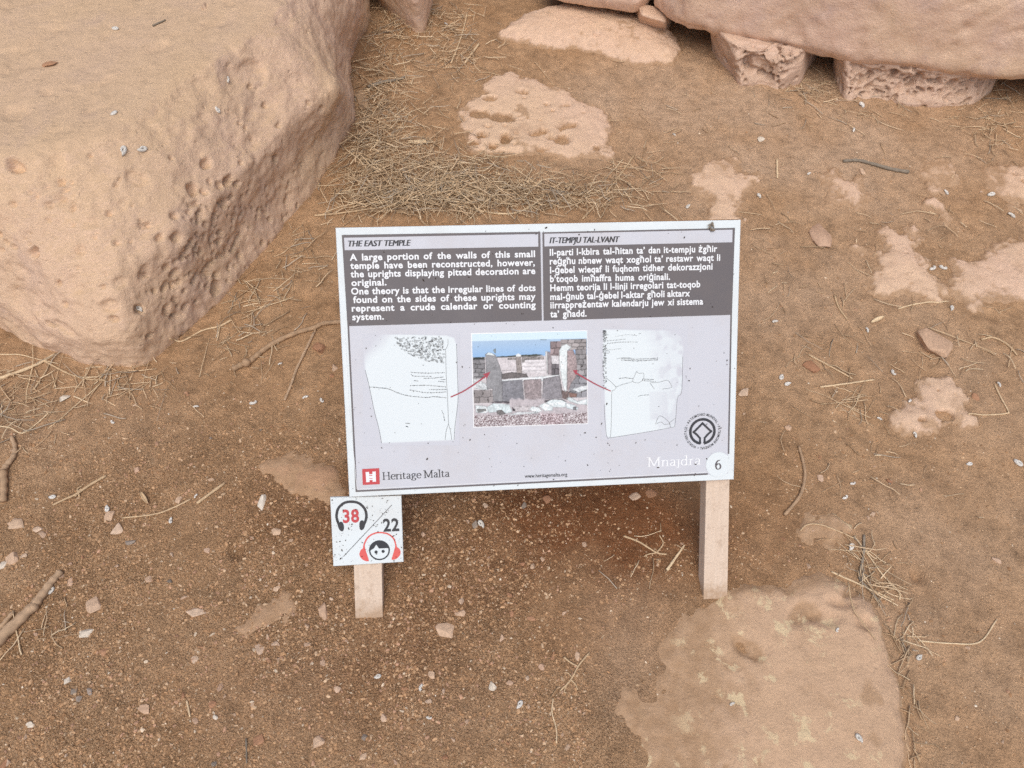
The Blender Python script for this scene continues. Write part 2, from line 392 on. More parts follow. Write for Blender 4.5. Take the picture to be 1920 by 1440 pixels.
# ------------------------------------------------------------------ rock let into the soil: a height field that breaks through the ground
def embedded(name, px, H, w, rag, mat, label, cat, pits=(), npits=0, pit_r=(0.006, 0.014), seed=0, rough=0.0065, tilt=(0, 0), step=0.005, group=None, z0=0.0, rfreq=22, veil=(), pd=1.0):
    rs = np.random.RandomState(seed+11)
    poly = np.array([at(*p)[:2] for p in px]); poly = curve(np.vstack([poly, poly[:1]]), 4)[:-1] if len(px) > 4 else poly
    lo, hi = poly.min(0)-0.05, poly.max(0)+0.05
    x, y = np.arange(lo[0], hi[0], step), np.arange(lo[1], hi[1], step)
    X, Y = np.meshgrid(x, y)
    s = sdist(poly, X, Y)+(0.007 if name == 'embedded_rock' else 0)+1.25*rag*(fbm(X*rfreq+seed, Y*rfreq, n=6, gain=0.75)+0.35*perlin(X*150, Y*150+seed))
    cx, cy = poly.mean(0)
    w = w*1.35; f = np.where(s > 0, H*(1-np.exp(-np.maximum(s, 0)/w)), 1.1*s)
    f = f+np.where(s > 0, 1, 0.3)*np.maximum((X-cx)*tilt[0]+(Y-cy)*tilt[1], -0.55*H)*smooth(0, w*2, s)
    f = f+rough*fbm(X*9+seed, Y*9, n=3)+0.5*rough*fbm(X*40+seed, Y*40, n=2)
    plist = [(at(p[0], p[1])[:2], p[2]/690., p[3]/690. if len(p) > 3 else p[2]/690., p[4] if len(p) > 4 else 0.0) for p in pits]
    plist = [(c, a*1.2, b*1.2, t) for c, a, b, t in plist]
    for k in range(npits):
        r = rs.uniform(*pit_r)*rs.uniform(0.5, 1)
        plist.append((np.array([rs.uniform(lo[0], hi[0]), rs.uniform(lo[1], hi[1])]), r*rs.uniform(1, 1.8), r, rs.uniform(0, 3.1)))
    WX, WY = X+0.004*perlin(X*60, Y*60+3), Y+0.004*perlin(X*60+9, Y*60)
    for c, a, b, t in plist:
        dx, dy = WX-c[0], WY-c[1]; u, v = dx*math.cos(t)+dy*math.sin(t), dy*math.cos(t)-dx*math.sin(t)
        q = np.sqrt((u/a)**2+(v/b)**2)
        f = f-pd*(min(H*1.5, 1.1*b)+0.006)*(1-smooth(0.65 if pd == 1 else 0.3, 1.0, q))
    for v in veil: f = f-0.0125*blob(X, Y, *v)*np.clip(0.8+1.6*fbm(X*10+4, Y*10, n=4, gain=0.6), 0, 2)
    Z = g0(X, Y)+_off+f+z0
    m, n = X.shape
    k = (np.arange(m-1)[:, None]*n+np.arange(n-1)[None])
    keep = (f > -0.03); kf = keep[:-1, :-1] | keep[1:, 1:] | keep[1:, :-1] | keep[:-1, 1:]
    k = k[kf]
    F = np.stack([k, k+1, k+n+1, k+n], 1); V = np.stack([X.ravel(), Y.ravel(), Z.ravel()], 1)
    used = np.unique(F); mp = -np.ones(len(V), int); mp[used] = np.arange(len(used))
    cov = 1-smooth(0.001, 0.0125, f+0.004*fbm(X*22+seed, Y*22, n=4, gain=0.65)); cov = np.maximum(cov, 0.7*smooth(0.2, 0.6, fbm(X*13+seed*3, Y*13, n=4, gain=0.6)))
    for v in veil: cov = np.maximum(cov, 1.1*blob(X, Y, *v)*(0.75+0.6*fbm(X*12, Y*12+2)))
    me = mesh_np(name, V[used], mp[F], True, np.repeat(cov.ravel()[used][:, None], 3, 1))
    o = link(name, me, mat)
    tag(o, label, cat, group)
    return o
EMB = 'patches of bedrock showing through the soil'
embedded('embedded_rock', [(859, 208), (880, 190), (914, 175), (912, 153), (948, 135), (972, 145), (1003, 151), (1030, 160), (1057, 168), (1094, 192), (1130, 203), (1146, 222), (1154, 235), (1143, 255), (1146, 290), (1094, 294), (1057, 292), (1021, 288), (966, 288), (890, 284), (872, 248)], 0.016, 0.012, 0.010, M_bed,
         'flat pale rock with soil filled holes behind the sign, beside the straw', 'rock',
         pits=[(979, 175, 12, 8), (919, 186, 13, 9), (901, 215, 19, 14), (941, 222, 22, 15), (1010, 251, 19, 10, 0.6), (1063, 238, 20, 10, 0.5), (1054, 264, 13, 15), (948, 264, 10, 17), (904, 258, 11), (1063, 199, 8, 5), (1118, 277, 6), (1136, 282, 3), (1025, 197, 6, 4), (1016, 281, 12, 5), (962, 228, 4), (914, 240, 6), (925, 277, 9), (1032, 262, 7), (890, 270, 11, 9), (962, 265, 4)], npits=60, pit_r=(0.003, 0.006), seed=1, group=EMB)
embedded('flat_stone', [(925, 62), (960, 40), (1020, 15), (1100, 12), (1200, 25), (1268, 60), (1271, 108), (1240, 113), (1190, 116), (1130, 100), (1080, 93), (1000, 84), (950, 74)], 0.035, 0.02, 0.010, M_bed, 'long flat pale stone half sunk below the wall blocks', 'rock', npits=26, pit_r=(0.004, 0.012), seed=2)
embedded('embedded_rock', [(1293, 326), (1328, 301), (1378, 297), (1388, 319), (1418, 320), (1417, 351), (1392, 375), (1380, 404), (1364, 420), (1328, 420), (1328, 378), (1300, 347)], 0.012, 0.018, 0.022, M_bed, 'ragged pale rock patch just behind the top right corner of the sign', 'rock', npits=14, pit_r=(0.004, 0.008), seed=3, group=EMB)
embedded('embedded_rock', [(1541, 326), (1559, 313), (1576, 322), (1594, 336), (1615, 329), (1624, 354), (1633, 375), (1605, 381), (1580, 364), (1569, 381), (1548, 377), (1546, 351)], 0.011, 0.016, 0.018, M_bed, 'small ragged rock patch below the dark curved twig', 'rock', npits=12, pit_r=(0.004, 0.008), seed=4, group=EMB)
embedded('embedded_rock', [(1729, 301), (1771, 295), (1794, 329), (1788, 345), (1771, 358), (1750, 356), (1729, 329)], 0.008, 0.016, 0.020, M_bed, 'faint dusty rock patch under the wall, right of the dark curved twig', 'rock', npits=6, pit_r=(0.004, 0.008), seed=5, group=EMB)
embedded('embedded_rock', [(1732, 379), (1753, 371), (1772, 382), (1784, 407), (1771, 420), (1761, 395)], 0.008, 0.012, 0.014, M_bed, 'thin crooked scrap of rock, smallest of the bare rock patches', 'rock', seed=6, group=EMB)
embedded('embedded_rock', [(1840, 319), (1870, 310), (1960, 313), (1960, 384), (1913, 378), (1899, 396), (1877, 374), (1854, 343)], 0.010, 0.02, 0.020, M_bed, 'rock patch cut by the right edge, upper one of two', 'rock', npits=8, seed=7, group=EMB)
embedded('embedded_rock', [(1600, 456), (1654, 458), (1656, 420), (1683, 430), (1716, 421), (1721, 459), (1738, 490), (1743, 506), (1777, 523), (1781, 540), (1752, 563), (1705, 555), (1647, 548), (1631, 517), (1640, 499), (1647, 481)], 0.016, 0.022, 0.022, M_bed, 'large lumpy rock patch right of the sign with a ragged upper end', 'rock', npits=16, pit_r=(0.004, 0.010), seed=8, group=EMB, rough=0.008)
embedded('embedded_rock', [(1783, 487), (1849, 480), (1860, 450), (1922, 445), (1990, 450), (1990, 555), (1914, 559), (1857, 563), (1839, 580), (1808, 563), (1788, 541)], 0.016, 0.024, 0.018, M_bed, 'broad smooth rock patch cut by the right edge, lower one of two', 'rock', npits=5, seed=9, group=EMB)
embedded('embedded_rock', [(1667, 776), (1727, 744), (1733, 714), (1766, 707), (1806, 725), (1812, 759), (1833, 792), (1813, 799), (1783, 776), (1766, 790), (1741, 808), (1680, 801)], 0.014, 0.016, 0.014, M_bed, 'hooked pale rock patch right of the lower half of the sign', 'rock', pits=[(1770, 776, 12, 9), (1728, 788, 6, 4)], npits=8, pit_r=(0.003, 0.006), seed=10, group=EMB)
embedded('embedded_rock', [(503, 870), (527, 858), (567, 856), (600, 871), (626, 885), (636, 915), (625, 934), (600, 935), (567, 919), (533, 905), (513, 889)], 0.014, 0.03, 0.014, M_redbed, 'reddish sunken rock behind the top left of the headphone plaque', 'rock', npits=6, seed=11, group=EMB)
embedded('embedded_rock', [(447, 1169), (483, 1138), (533, 1121), (553, 1133), (522, 1159), (493, 1182), (455, 1192)], 0.007, 0.03, 0.018, M_redbed, 'low dusty rock barely showing through gravel left of the left stake', 'rock', seed=12, group=EMB)
embedded('embedded_rock', [(1496, 985), (1530, 959), (1574, 967), (1588, 993), (1580, 1023), (1556, 1022), (1540, 1005), (1506, 1007)], 0.013, 0.025, 0.016, M_slab, 'dusty hump of rock above the straw tuft by the big slab', 'rock', seed=13, group=EMB)
embedded('stone_slab', [(1105, 1480), (1118, 1330), (1160, 1205), (1220, 1125), (1290, 1092), (1360, 1084), (1450, 1068), (1510, 1060), (1562, 1078), (1606, 1103), (1644, 1132), (1664, 1196), (1690, 1262), (1702, 1330), (1710, 1440), (1716, 1640), (1050, 1640)], 0.011, 0.012, 0.008, M_slab, 'broad dusty stone slab under the right stake with cream patches', 'slab',
         pits=[(1505, 1150, 26, 16, 0.5), (1545, 1160, 20, 12), (1400, 1215, 22, 11, -0.6), (1590, 1112, 14, 7), (1575, 1130, 20, 9), (1620, 1170, 14, 10)], npits=40, pit_r=(0.003, 0.007), seed=14, tilt=(0.050, 0.0), rough=0.004, rfreq=9, pd=0.42, veil=[(1110, 1330, 110, 330), (1310, 1080, 170, 40), (1170, 1150, 110, 90), (1480, 1080, 100, 30)])

# ------------------------------------------------------------------ big blocks: lofted rings, remeshed, rounded, then weathered
def block(name, rings, mat, label, cat, voxel=0.010, smooth_n=10, amp=0.015, fine=0.004, pits=(), zone=None, seed=0, group=None, erode=0.0, deepk=1.25):
    MBl = MB(); n = len(rings[0]); V = [p for r in rings for p in r]
    F = [(k*n+i, k*n+(i+1) % n, (k+1)*n+(i+1) % n, (k+1)*n+i) for k in range(len(rings)-1) for i in range(n)]
    F += [tuple(range(n))[::-1], tuple((len(rings)-1)*n+i for i in range(n))]
    MBl.add(V, F)
    o = MBl.build(name, mat)
    bm = bmesh.new(); bm.from_mesh(o.data); bmesh.ops.recalc_face_normals(bm, faces=bm.faces); bmesh.ops.triangulate(bm, faces=bm.faces); bm.to_mesh(o.data); bm.free()
    r = o.modifiers.new('remesh', 'REMESH'); r.mode = 'VOXEL'; r.voxel_size = voxel
    sm = o.modifiers.new('smooth', 'SMOOTH'); sm.factor = 0.5; sm.iterations = smooth_n
    dg = bpy.context.evaluated_depsgraph_get(); dg.update()
    me = bpy.data.meshes.new_from_object(o.evaluated_get(dg))
    o.modifiers.clear(); old = o.data; o.data = me; bpy.data.meshes.remove(old); me.name = name
    nv = len(me.vertices); C = np.empty(nv*3, np.float32); me.vertices.foreach_get('co', C); C = C.reshape(-1, 3).astype(float)
    Nn = np.empty(nv*3, np.float32); me.vertices.foreach_get('normal', Nn); Nn = Nn.reshape(-1, 3)
    D = (1-0.75*smooth(0.75, 0.97, Nn[:, 2]))*amp*fbm(C[:, 0]*4+seed, C[:, 1]*4, C[:, 2]*4, n=3)+(1-0.8*smooth(0.7, 0.96, Nn[:, 2]))*fine*fbm(C[:, 0]*22+seed, C[:, 1]*22, C[:, 2]*22, n=4, gain=0.6)+0.0007*fbm(C[:, 0]*75, C[:, 1]*75, C[:, 2]*75, n=2, gain=0.8)
    if erode:
        q = fbm(C[:, 0]*11+seed, C[:, 1]*11, C[:, 2]*11+5, n=3); D -= erode*smooth(0.15, 0.5, q)
    # pits: explicit ones by sight line, then the zone's random ones
    bvh = BVHTree.FromPolygons(C.tolist(), [tuple(p.vertices) for p in me.polygons])
    rs = np.random.RandomState(seed+3)
    wob = 1+0.35*perlin(C[:, 0]*70, C[:, 1]*70, C[:, 2]*70)
    plist = list(pits)
    if zone:
        for (zx, zy, zrx, zry, cnt, rlo, rhi) in zone:
            for _ in range(cnt):
                plist.append((zx+zrx*rs.normal()*0.5, zy+zry*rs.normal()*0.5, rlo+(rhi-rlo)*rs.rand()**2.2, None))
    for p in plist:
        d = Vector(ray(p[0], p[1])).normalized()
        hit = bvh.ray_cast(Vector(CAMP), d)
        if hit[0] is None: continue
        h = np.array(hit[0]); rad = p[2]*hit[3]/FOC
        asp = p[3] if len(p) > 3 and p[3] else 1.0+0.9*rs.rand(); ang = p[4] if len(p) > 4 else rs.uniform(-0.3, 0.9)
        ax = CX*math.cos(ang)+CY*math.sin(ang)
        dv = C-h; close = np.abs(dv).max(1) < rad*asp*1.6
        if not close.any(): continue
        dv = dv[close]; al = dv@ax; q = np.sqrt(np.maximum((dv**2).sum(1)-al**2, 0)+(al/asp)**2)/(rad*wob[close])
        deep = (p[5] if len(p) > 5 else deepk)*rad
        idx = np.where(close)[0]
        D[idx] = np.minimum(D[idx], D[idx].mean()*0.3+D[idx]*0.7-deep*(1-smooth(0.5, 1.0, q)))
    C = C+Nn*D[:, None]
    me.vertices.foreach_set('co', C.astype(np.float32).ravel()); me.update(); me.shade_smooth()
    tag(o, label, cat, group)
    return o
def ring(px, z): return [at(x, y, z) if z > 0 else at(x, y, 0)+np.array([0, 0, z]) for x, y in px]
b0 = [(-230, 530), (0, 615), (85, 654), (200, 684), (272, 688), (370, 601), (490, 481), (600, 341), (667, 230), (655, 148), (660, 100), (692, 50), (702, -60), (560, -220), (0, -260), (-420, -60), (-420, 300)]
b05 = [(-265, 495), (-55, 568), (48, 603), (160, 637), (247, 640), (352, 540), (466, 420), (577, 290), (655, 200), (650, 140), (648, 88), (680, 36), (694, -72), (552, -224), (0, -264), (-420, -68), (-432, 282)]
b1 = [(-300, 395), (-120, 440), (-40, 468), (90, 502), (212, 512), (328, 440), (436, 340), (550, 228), (632, 165), (628, 110), (625, 70), (660, 20), (680, -90), (540, -230), (0, -270), (-420, -80), (-450, 260)]
b2 = [(-340, 310), (-170, 335), (-80, 355), (40, 375), (155, 365), (262, 310), (355, 240), (455, 150), (540, 100), (562, 60), (578, 20), (612, -20), (640, -120), (520, -240), (0, -280), (-430, -100), (-460, 230)]
b3 = [(-380, 240), (-200, 262), (-110, 278), (0, 290), (130, 270), (235, 225), (312, 165), (402, 105), (470, 62), (502, 28), (525, -10), (562, -50), (600, -150), (500, -250), (0, -285), (-440, -120), (-470, 200)]
bp = [(28, 312, 12, 1.5, -.6), (113, 342, 8), (385, 307, 10), (359, 356, 13, 1.1), (429, 340, 11), (412, 347, 8), (420, 382, 9), (400, 405, 9, 1.9, .5), (328, 444, 10, 2.3, .15), (352, 457, 8, 1.6, .5), (341, 479, 8, 1.6, .8), (325, 511, 9, 1.6, .4), (267, 424, 7, 1.4, .1), (64, 474, 9), (405, 540, 14, 1.3, .8), (495, 456, 6), (377, 404, 6, 1.8, 1.2), (380, 360, 7), (410, 480, 7), (395, 495, 6), (370, 512, 6), (310, 535, 7), (215, 597, 7), (207, 573, 14, 1.3, 0, .5), (260, 580, 10), (120, 617, 13, 2.2, -.5, .6), (267, 510, 12, 1.6, 1.4, .5), (255, 335, 14, 1.8, -.2, .4), (90, 610, 6, 2, -.6), (150, 470, 10, 1.3, 0, .5), (113, 372, 9, 1.3, 0, .5), (92, 385, 7, 1.2, 0, .7), (175, 415, 10, 1.3, 0, .4), (520, 300, 9, 1.8, -.1), (500, 195, 6), (600, 205, 8, 1.2, 0, .6), (225, 530, 12, 1.5, 0, .4), (230, 385, 9, 1.5, 1.2, .4), (445, 345, 8, 2.2, 0), (350, 575, 7, 1.8, .6), (455, 480, 6)]
boulder = block('boulder', [ring(b0, -0.10), ring(b0, 0.0), ring(b05, 0.08), ring(b1, 0.20), ring(b2, 0.30), ring(b3, 0.355)], M_boulder,
      'huge rough limestone boulder with a dusty flat top and pitted side', 'boulder', voxel=0.0048, smooth_n=60, amp=0.020, fine=0.0065, pits=bp,
      zone=[(390, 470, 110, 110, 105, 3.5, 7.5), (470, 385, 120, 70, 60, 3, 5.5), (120, 420, 240, 150, 45, 3, 6), (330, 570, 80, 80, 35, 3, 7), (520, 250, 150, 90, 20, 3, 5)], seed=1, erode=0.006)
# the wall blocks along the top
f = [(1226, 22), (1275, 60), (1340, 74), (1400, 90), (1520, 113), (1600, 130), (1700, 142), (1780, 152), (1860, 160), (1990, 168), (2250, 180)]
def wall_block(name, front, zs, back, lean, mat, label, seed, group=None, **k):
    base = [at(x, y, zs) for x, y in front]; bd = np.array([0.25*(-1 if False else 0), 1., 0])
    B = []
    for z, push in k.pop('prof'):
        fr = [np.array([p[0], p[1]+push, z]) for p in base]
        B.append(fr+[np.array([base[-1][0]+0.02, base[-1][1]+back, z]), np.array([base[0][0]+0.03, base[0][1]+back, z])])
    return block(name, B, mat, label, 'wall block', seed=seed, group=group, **k)
WALL = 'wall blocks along the top'
wall_block('wall_block', f, 0.075, 0.55, 0, M_mega, 'biggest wall block, long smooth and overhanging two pitted stones', 5, WALL, prof=[(0.075, 0.03), (0.11, 0.0), (0.30, -0.015), (0.62, 0.05), (0.80, 0.12)], voxel=0.011, smooth_n=6, amp=0.012, fine=0.005, erode=0.007)
wall_block('wall_block', [(1012, -8), (1050, 8), (1100, 20), (1150, 28), (1192, 34), (1212, 22), (1222, -2)], 0.05, 0.40, 0, M_mega, 'wall block with a rounded lower edge above the long flat stone', 8, WALL, prof=[(0.05, 0.02), (0.09, 0.0), (0.3, 0.03), (0.6, 0.08)], voxel=0.009, smooth_n=6, amp=0.012, fine=0.004)
block('wall_stone', [ring([(696, -70), (702, -5), (735, 22), (784, 60), (797, 54), (812, -4), (822, -70)], -0.05), ring([(696, -70), (702, -5), (735, 22), (784, 60), (797, 54), (812, -4), (822, -70)], 0.0), ring([(675, -100), (685, -60), (725, -50), (775, -18), (790, -24), (808, -60), (815, -110)], 0.14), ring([(670, -150), (680, -130), (722, -130), (765, -110), (780, -110), (800, -130), (805, -160)], 0.24)],
      M_mega, 'small wedge shaped stone with pointed foot right of the boulder top', 'rock', voxel=0.008, smooth_n=5, amp=0.008, fine=0.004, seed=12)
block('wedge_stone', [ring([(1190, 20), (1198, 44), (1222, 52), (1250, 58), (1262, 30)], -0.03), ring([(1190, 20), (1198, 44), (1222, 52), (1250, 58), (1262, 30)], 0.015), ring([(1196, 5), (1202, 26), (1224, 34), (1246, 40), (1256, 16)], 0.07)],
      M_bed, 'small ochre wedge stone between the two wall blocks', 'rock', voxel=0.006, smooth_n=3, amp=0.004, fine=0.003, seed=15)
sA = [(1332, 70), (1338, 92), (1362, 122), (1388, 158), (1430, 153), (1462, 164), (1500, 150), (1516, 122), (1530, 100), (1532, 62), (1450, 30), (1345, 35)]
tA = [(1332, 22), (1336, 42), (1352, 62), (1382, 88), (1430, 95), (1462, 108), (1500, 104), (1514, 80), (1526, 58), (1530, 22), (1450, -10), (1345, -8)]
mA = [(1331, 40), (1336, 62), (1354, 88), (1383, 122), (1430, 120), (1464, 134), (1504, 124), (1518, 98), (1530, 76), (1532, 42), (1450, 10), (1345, 12)]
PW = 'pitted stones under the biggest wall block'
block('support_stone', [ring(sA, -0.05), ring(sA, 0.0), ring(mA, 0.05), ring(tA, 0.10)], M_pitted, 'honeycombed stone under the biggest wall block, the left of the two', 'rock', voxel=0.0038, smooth_n=75, amp=0.018, fine=0.003, deepk=1.7,
      pits=[(1388, 98, 11, 1.5), (1395, 122, 9, 1.7, -.3), (1445, 110, 14, 1.2), (1427, 95, 7), (1480, 105, 9), (1360, 110, 7), (1500, 112, 7), (1470, 140, 6)], zone=[(1435, 122, 90, 45, 60, 4, 8)], seed=21, group=PW)
sB = [(1563, 112), (1572, 150), (1588, 182), (1650, 180), (1700, 192), (1760, 197), (1830, 190), (1862, 168), (1872, 140), (1872, 100), (1720, 70), (1575, 72)]
mB = [(1562, 84), (1570, 118), (1588, 146), (1650, 148), (1700, 160), (1760, 166), (1826, 160), (1862, 140), (1874, 112), (1872, 72), (1720, 44), (1575, 46)]
tB = [(1562, 52), (1568, 80), (1584, 106), (1650, 112), (1700, 124), (1760, 132), (1822, 132), (1860, 116), (1872, 90), (1872, 44), (1720, 16), (1575, 18)]
block('support_stone', [ring(sB, -0.05), ring(sB, 0.0), ring(mB, 0.045), ring(tB, 0.095)], M_pitted, 'longer honeycombed stone under the biggest wall block, the right of the two', 'rock', voxel=0.0038, smooth_n=75, amp=0.018, fine=0.003, deepk=1.7,
      pits=[(1690, 168, 11, 1.4, 0), (1722, 158, 10, 1.6, 0), (1698, 124, 9), (1748, 168, 6), (1610, 128, 8)], zone=[(1640, 150, 70, 34, 60, 3.5, 7), (1760, 160, 110, 32, 95, 3.5, 7), (1690, 175, 120, 15, 40, 3, 5)], seed=22, group=PW)

# ------------------------------------------------------------------ the information sign
BOW = BO+CAMP                                  # bottom left corner of the board in the world
base_w = plane_hit(1010, 1140, -0.014)+CAMP
sgn = bpy.data.objects.new('information_sign', None); col.objects.link(sgn)
sgn.matrix_world = Matrix([[BU[k], BV[k], BN[k], base_w[k]] for k in range(3)]+[[0, 0, 0, 1]])
tag(sgn, 'white information board in two languages leaning back on two pale stakes', 'information sign')
def B(px, py, zo=0.0):
    """a pixel of the photograph -> the board's own plane (metres from the sign's origin)"""
    w = plane_hit(px, py, zo)+CAMP-base_w
    return np.array([w@BU, w@BV])
ZB = float((BOW-base_w)@BN)                    # height of the board's front face over the sign's origin
class Print:
    """flat shapes on one sheet: every piece lies a hair above the one before"""
    def __init__(s, z): s.z, s.k, s.m = z, 0, MB()
    def zz(s):
        s.k += 1; return ZB+s.z+0.00002*(s.k % 7)
    def poly(s, pts):
        z = s.zz(); s.m.add([(p[0], p[1], z) for p in pts], [tuple(range(len(pts)))])
    def px(s, pts): s.poly([B(*p, s.z) for p in pts])
    def stroke(s, pts, w, closed=False, taper=None):
        P = np.asarray(pts, float); n = len(P)
        T = (np.roll(P, -1, 0)-np.roll(P, 1, 0)) if closed else np.gradient(P, axis=0)
        T /= np.linalg.norm(T, axis=1)[:, None]+1e-12; Q = np.stack([-T[:, 1], T[:, 0]], 1)
        w = np.broadcast_to(w, (n,))[:, None]/2; z = s.zz(); b = []
        for a, c in zip(P+Q*w, P-Q*w): b += [(a[0], a[1], z), (c[0], c[1], z)]
        m = n if closed else n-1
        s.m.add(b, [(2*i, 2*i+1, 2*((i+1) % n)+1, 2*((i+1) % n)) for i in range(m)])
    def disc(s, c, r, n=20, ry=None, rot=0):
        t = np.linspace(0, 2*math.pi, n, endpoint=False); ry = ry or r
        s.poly(np.stack([c[0]+r*np.cos(t)*math.cos(rot)-ry*np.sin(t)*math.sin(rot), c[1]+r*np.cos(t)*math.sin(rot)+ry*np.sin(t)*math.cos(rot)], 1))
    def build(s, name, mat, parent=sgn):
        o = s.m.build(name, mat)
        if parent is not None: o.parent = parent
        return o
_fc = bpy.data.curves.new('lettering', 'FONT'); _fo = bpy.data.objects.new('lettering', _fc); col.objects.link(_fo)
_fc.resolution_u = 3
def glyphs(text, bold=0.0, shear=0.0, spacing=1.0):
    """outline of a text, height 1 em, as (vertices, faces)"""
    _fc.body = text; _fc.offset = bold; _fc.shear = shear; _fc.space_character = spacing+2.4*bold; _fc.size = 1.0
    dg = bpy.context.evaluated_depsgraph_get(); dg.update()
    me = _fo.evaluated_get(dg).to_mesh()
    V = np.array([v.co[:2] for v in me.vertices]).reshape(-1, 2); F = [tuple(p.vertices) for p in me.polygons]
    _fo.evaluated_get(dg).to_mesh_clear(); return V, F
capV, _ = glyphs('H'); CAPH = capV[:, 1].max()
def put(pr, V, F, a, b, h, sx=None):
    """lays an outline on the sheet with its baseline from a to b and capital height h"""
    a, b = np.asarray(a), np.asarray(b); d = b-a; L = np.linalg.norm(d); d = d/L; nrm = np.array([-d[1], d[0]])
    x0, x1 = V[:, 0].min(), V[:, 0].max(); k = L/(x1-x0) if sx is None else sx
    z = pr.zz()
    pr.m.add([(*(a+d*(v[0]-x0)*k+nrm*v[1]*h/CAPH), z) for v in V], F)
def text_line(pr, text, pa, pb, h_px, bold=0.02, shear=0.0, ratio=None):
    """one printed line between two pixels; words spread evenly when ratio (width : height of a letter) is given"""
    a, b = B(*pa, pr.z), B(*pb, pr.z); h = abs(B(pa[0], pa[1]-h_px, pr.z)[1]-a[1])
    if ratio is None:
        V, F = glyphs(text, 0.0, shear)
        for dx in ((-.5, 0, .5) if bold else (0,)): e_ = (b-a)/np.linalg.norm(b-a)*dx*bold*h*1.6; put(pr, V, F, a+e_, b+e_, h)
        return
    ws = text.split(' '); G = [glyphs(w, bold, shear) for w in ws]; k = h/CAPH*ratio
    wid = [g[0][:, 0].max()-g[0][:, 0].min() for g in G]; L = np.linalg.norm(b-a); gap = (L-sum(wid)*k)/max(1, len(ws)-1)
    if len(ws) > 1 and gap > 0.42*h/CAPH:                       # loosely justified lines also open their letters
        k *= 1+0.55*(gap-0.42*h/CAPH)*(len(ws)-1)/(sum(wid)*k); gap = (L-sum(wid)*k)/(len(ws)-1)
    if len(ws) > 1 and gap < 0.30*h/CAPH: gap = 0.30*h/CAPH; k = (L-gap*(len(ws)-1))/sum(wid)
    if len(ws) == 1: k = L/wid[0]
    d = (b-a)/L; x = 0
    for g, w in zip(G, wid):
        put(pr, *g, a+d*x, a+d*(x+w*k), h); x += w*k+gap

def slab_part(name, corners, z0, z1, mat, parent=sgn, bev=0.0015):
    """a board with softened arrises between two heights over the board plane; corners in board coordinates"""
    m = MB(); c = np.mean(corners, 0)
    def rg(z, ins): return [(*(np.array(p)+(c-np.array(p))/np.linalg.norm(c-np.array(p))*ins*1.4), z) for p in corners]
    L = [rg(z0, bev), rg(z0+bev, 0), rg(z1-bev, 0), rg(z1, bev)]; n = len(corners)
    V = [p for r in L for p in r]
    F = [(k*n+i, k*n+(i+1) % n, (k+1)*n+(i+1) % n, (k+1)*n+i) for k in range(3) for i in range(n)]+[tuple(range(n))[::-1], tuple(3*n+i for i in range(n))]
    m.add(V, F); return m.build(name, mat, parent)
corn = [B(*p) for p in ((655, 932), (1376, 899), (1389, 412), (629, 427))]
slab_part('panel', corn, ZB-0.004, ZB, P_white, bev=0.0008)
cm = np.mean(corn, 0)
slab_part('backing_board', [c+np.sign(c-cm)*np.array([-0.001, 0.0005 if c[1] < cm[1] else 0.0015]) for c in corn], ZB-0.014, ZB-0.0042, W_back)
def stake(pts, ztop, depth):
    q = [B(x, y, -0.0142) for x, y in pts]
    ax = (q[0]-q[3]); ax2 = (q[1]-q[2])
    q[3] = q[3]-ax/np.linalg.norm(ax)*0.05; q[2] = q[2]-ax2/np.linalg.norm(ax2)*0.05       # driven 5 cm into the soil
    up = [q[0]+ax/np.linalg.norm(ax)*ztop, q[1]+ax2/np.linalg.norm(ax2)*ztop]
    return slab_part('leg', [q[3], q[2], up[1], up[0]], ZB-0.0142-depth, ZB-0.0142, W_stake, bev=0.003)
stake([(663, 1060), (716, 1059), (718, 1158), (666, 1159)], 0.28, 0.028)
stake([(1324, 900), (1368, 900), (1364, 1115), (1319, 1115)], 0.22, 0.030)

# lavender field, dark frame line, the two text panels
pr = Print(0.0003); pr.px([(643, 443), (1376, 428), (1364.5, 888.5), (668, 920.5)]); pr.build('picture_field', P_lav)
pr = Print(0.0006)
def line_px(pr, pts, w_px):
    k = 0.64/735; pr.stroke([B(*p, pr.z) for p in pts], w_px*k)
line_px(pr, [(642.5, 441), (653, 611), (668.3, 922)], 3.0); line_px(pr, [(667, 921), (1000, 904.8), (1327, 888.7)], 3.2)
line_px(pr, [(1376.5, 427), (1371, 590), (1366, 851)], 3.0)
pr.build('border_line', P_dark)
pr = Print(0.0008); line_px(pr, [(645.8, 612), (654, 762), (669.5, 917)], 0.9); line_px(pr, [(669.5, 917.2), (1000, 901.2), (1325, 885.2)], 0.9); pr.build('border_hairline', P_text)
def text_panel(name, quad, strip, title, tl, lines, hb, ratio):
    pr = Print(0.0007); pr.px(quad); p = pr.build(name, P_dark)
    pr = Print(0.0010); pr.px(strip); pr.build('title_strip', P_lav, p)
    pr = Print(0.0013); text_line(pr, title, *tl, 11.0, bold=0.08, shear=0.24); pr.build('title_lettering', P_ink, p)
    pr = Print(0.0013)
    for t, a, b in lines: text_line(pr, t, a, b, hb, bold=0.03, ratio=ratio)
    pr.build('lettering', P_text, p)
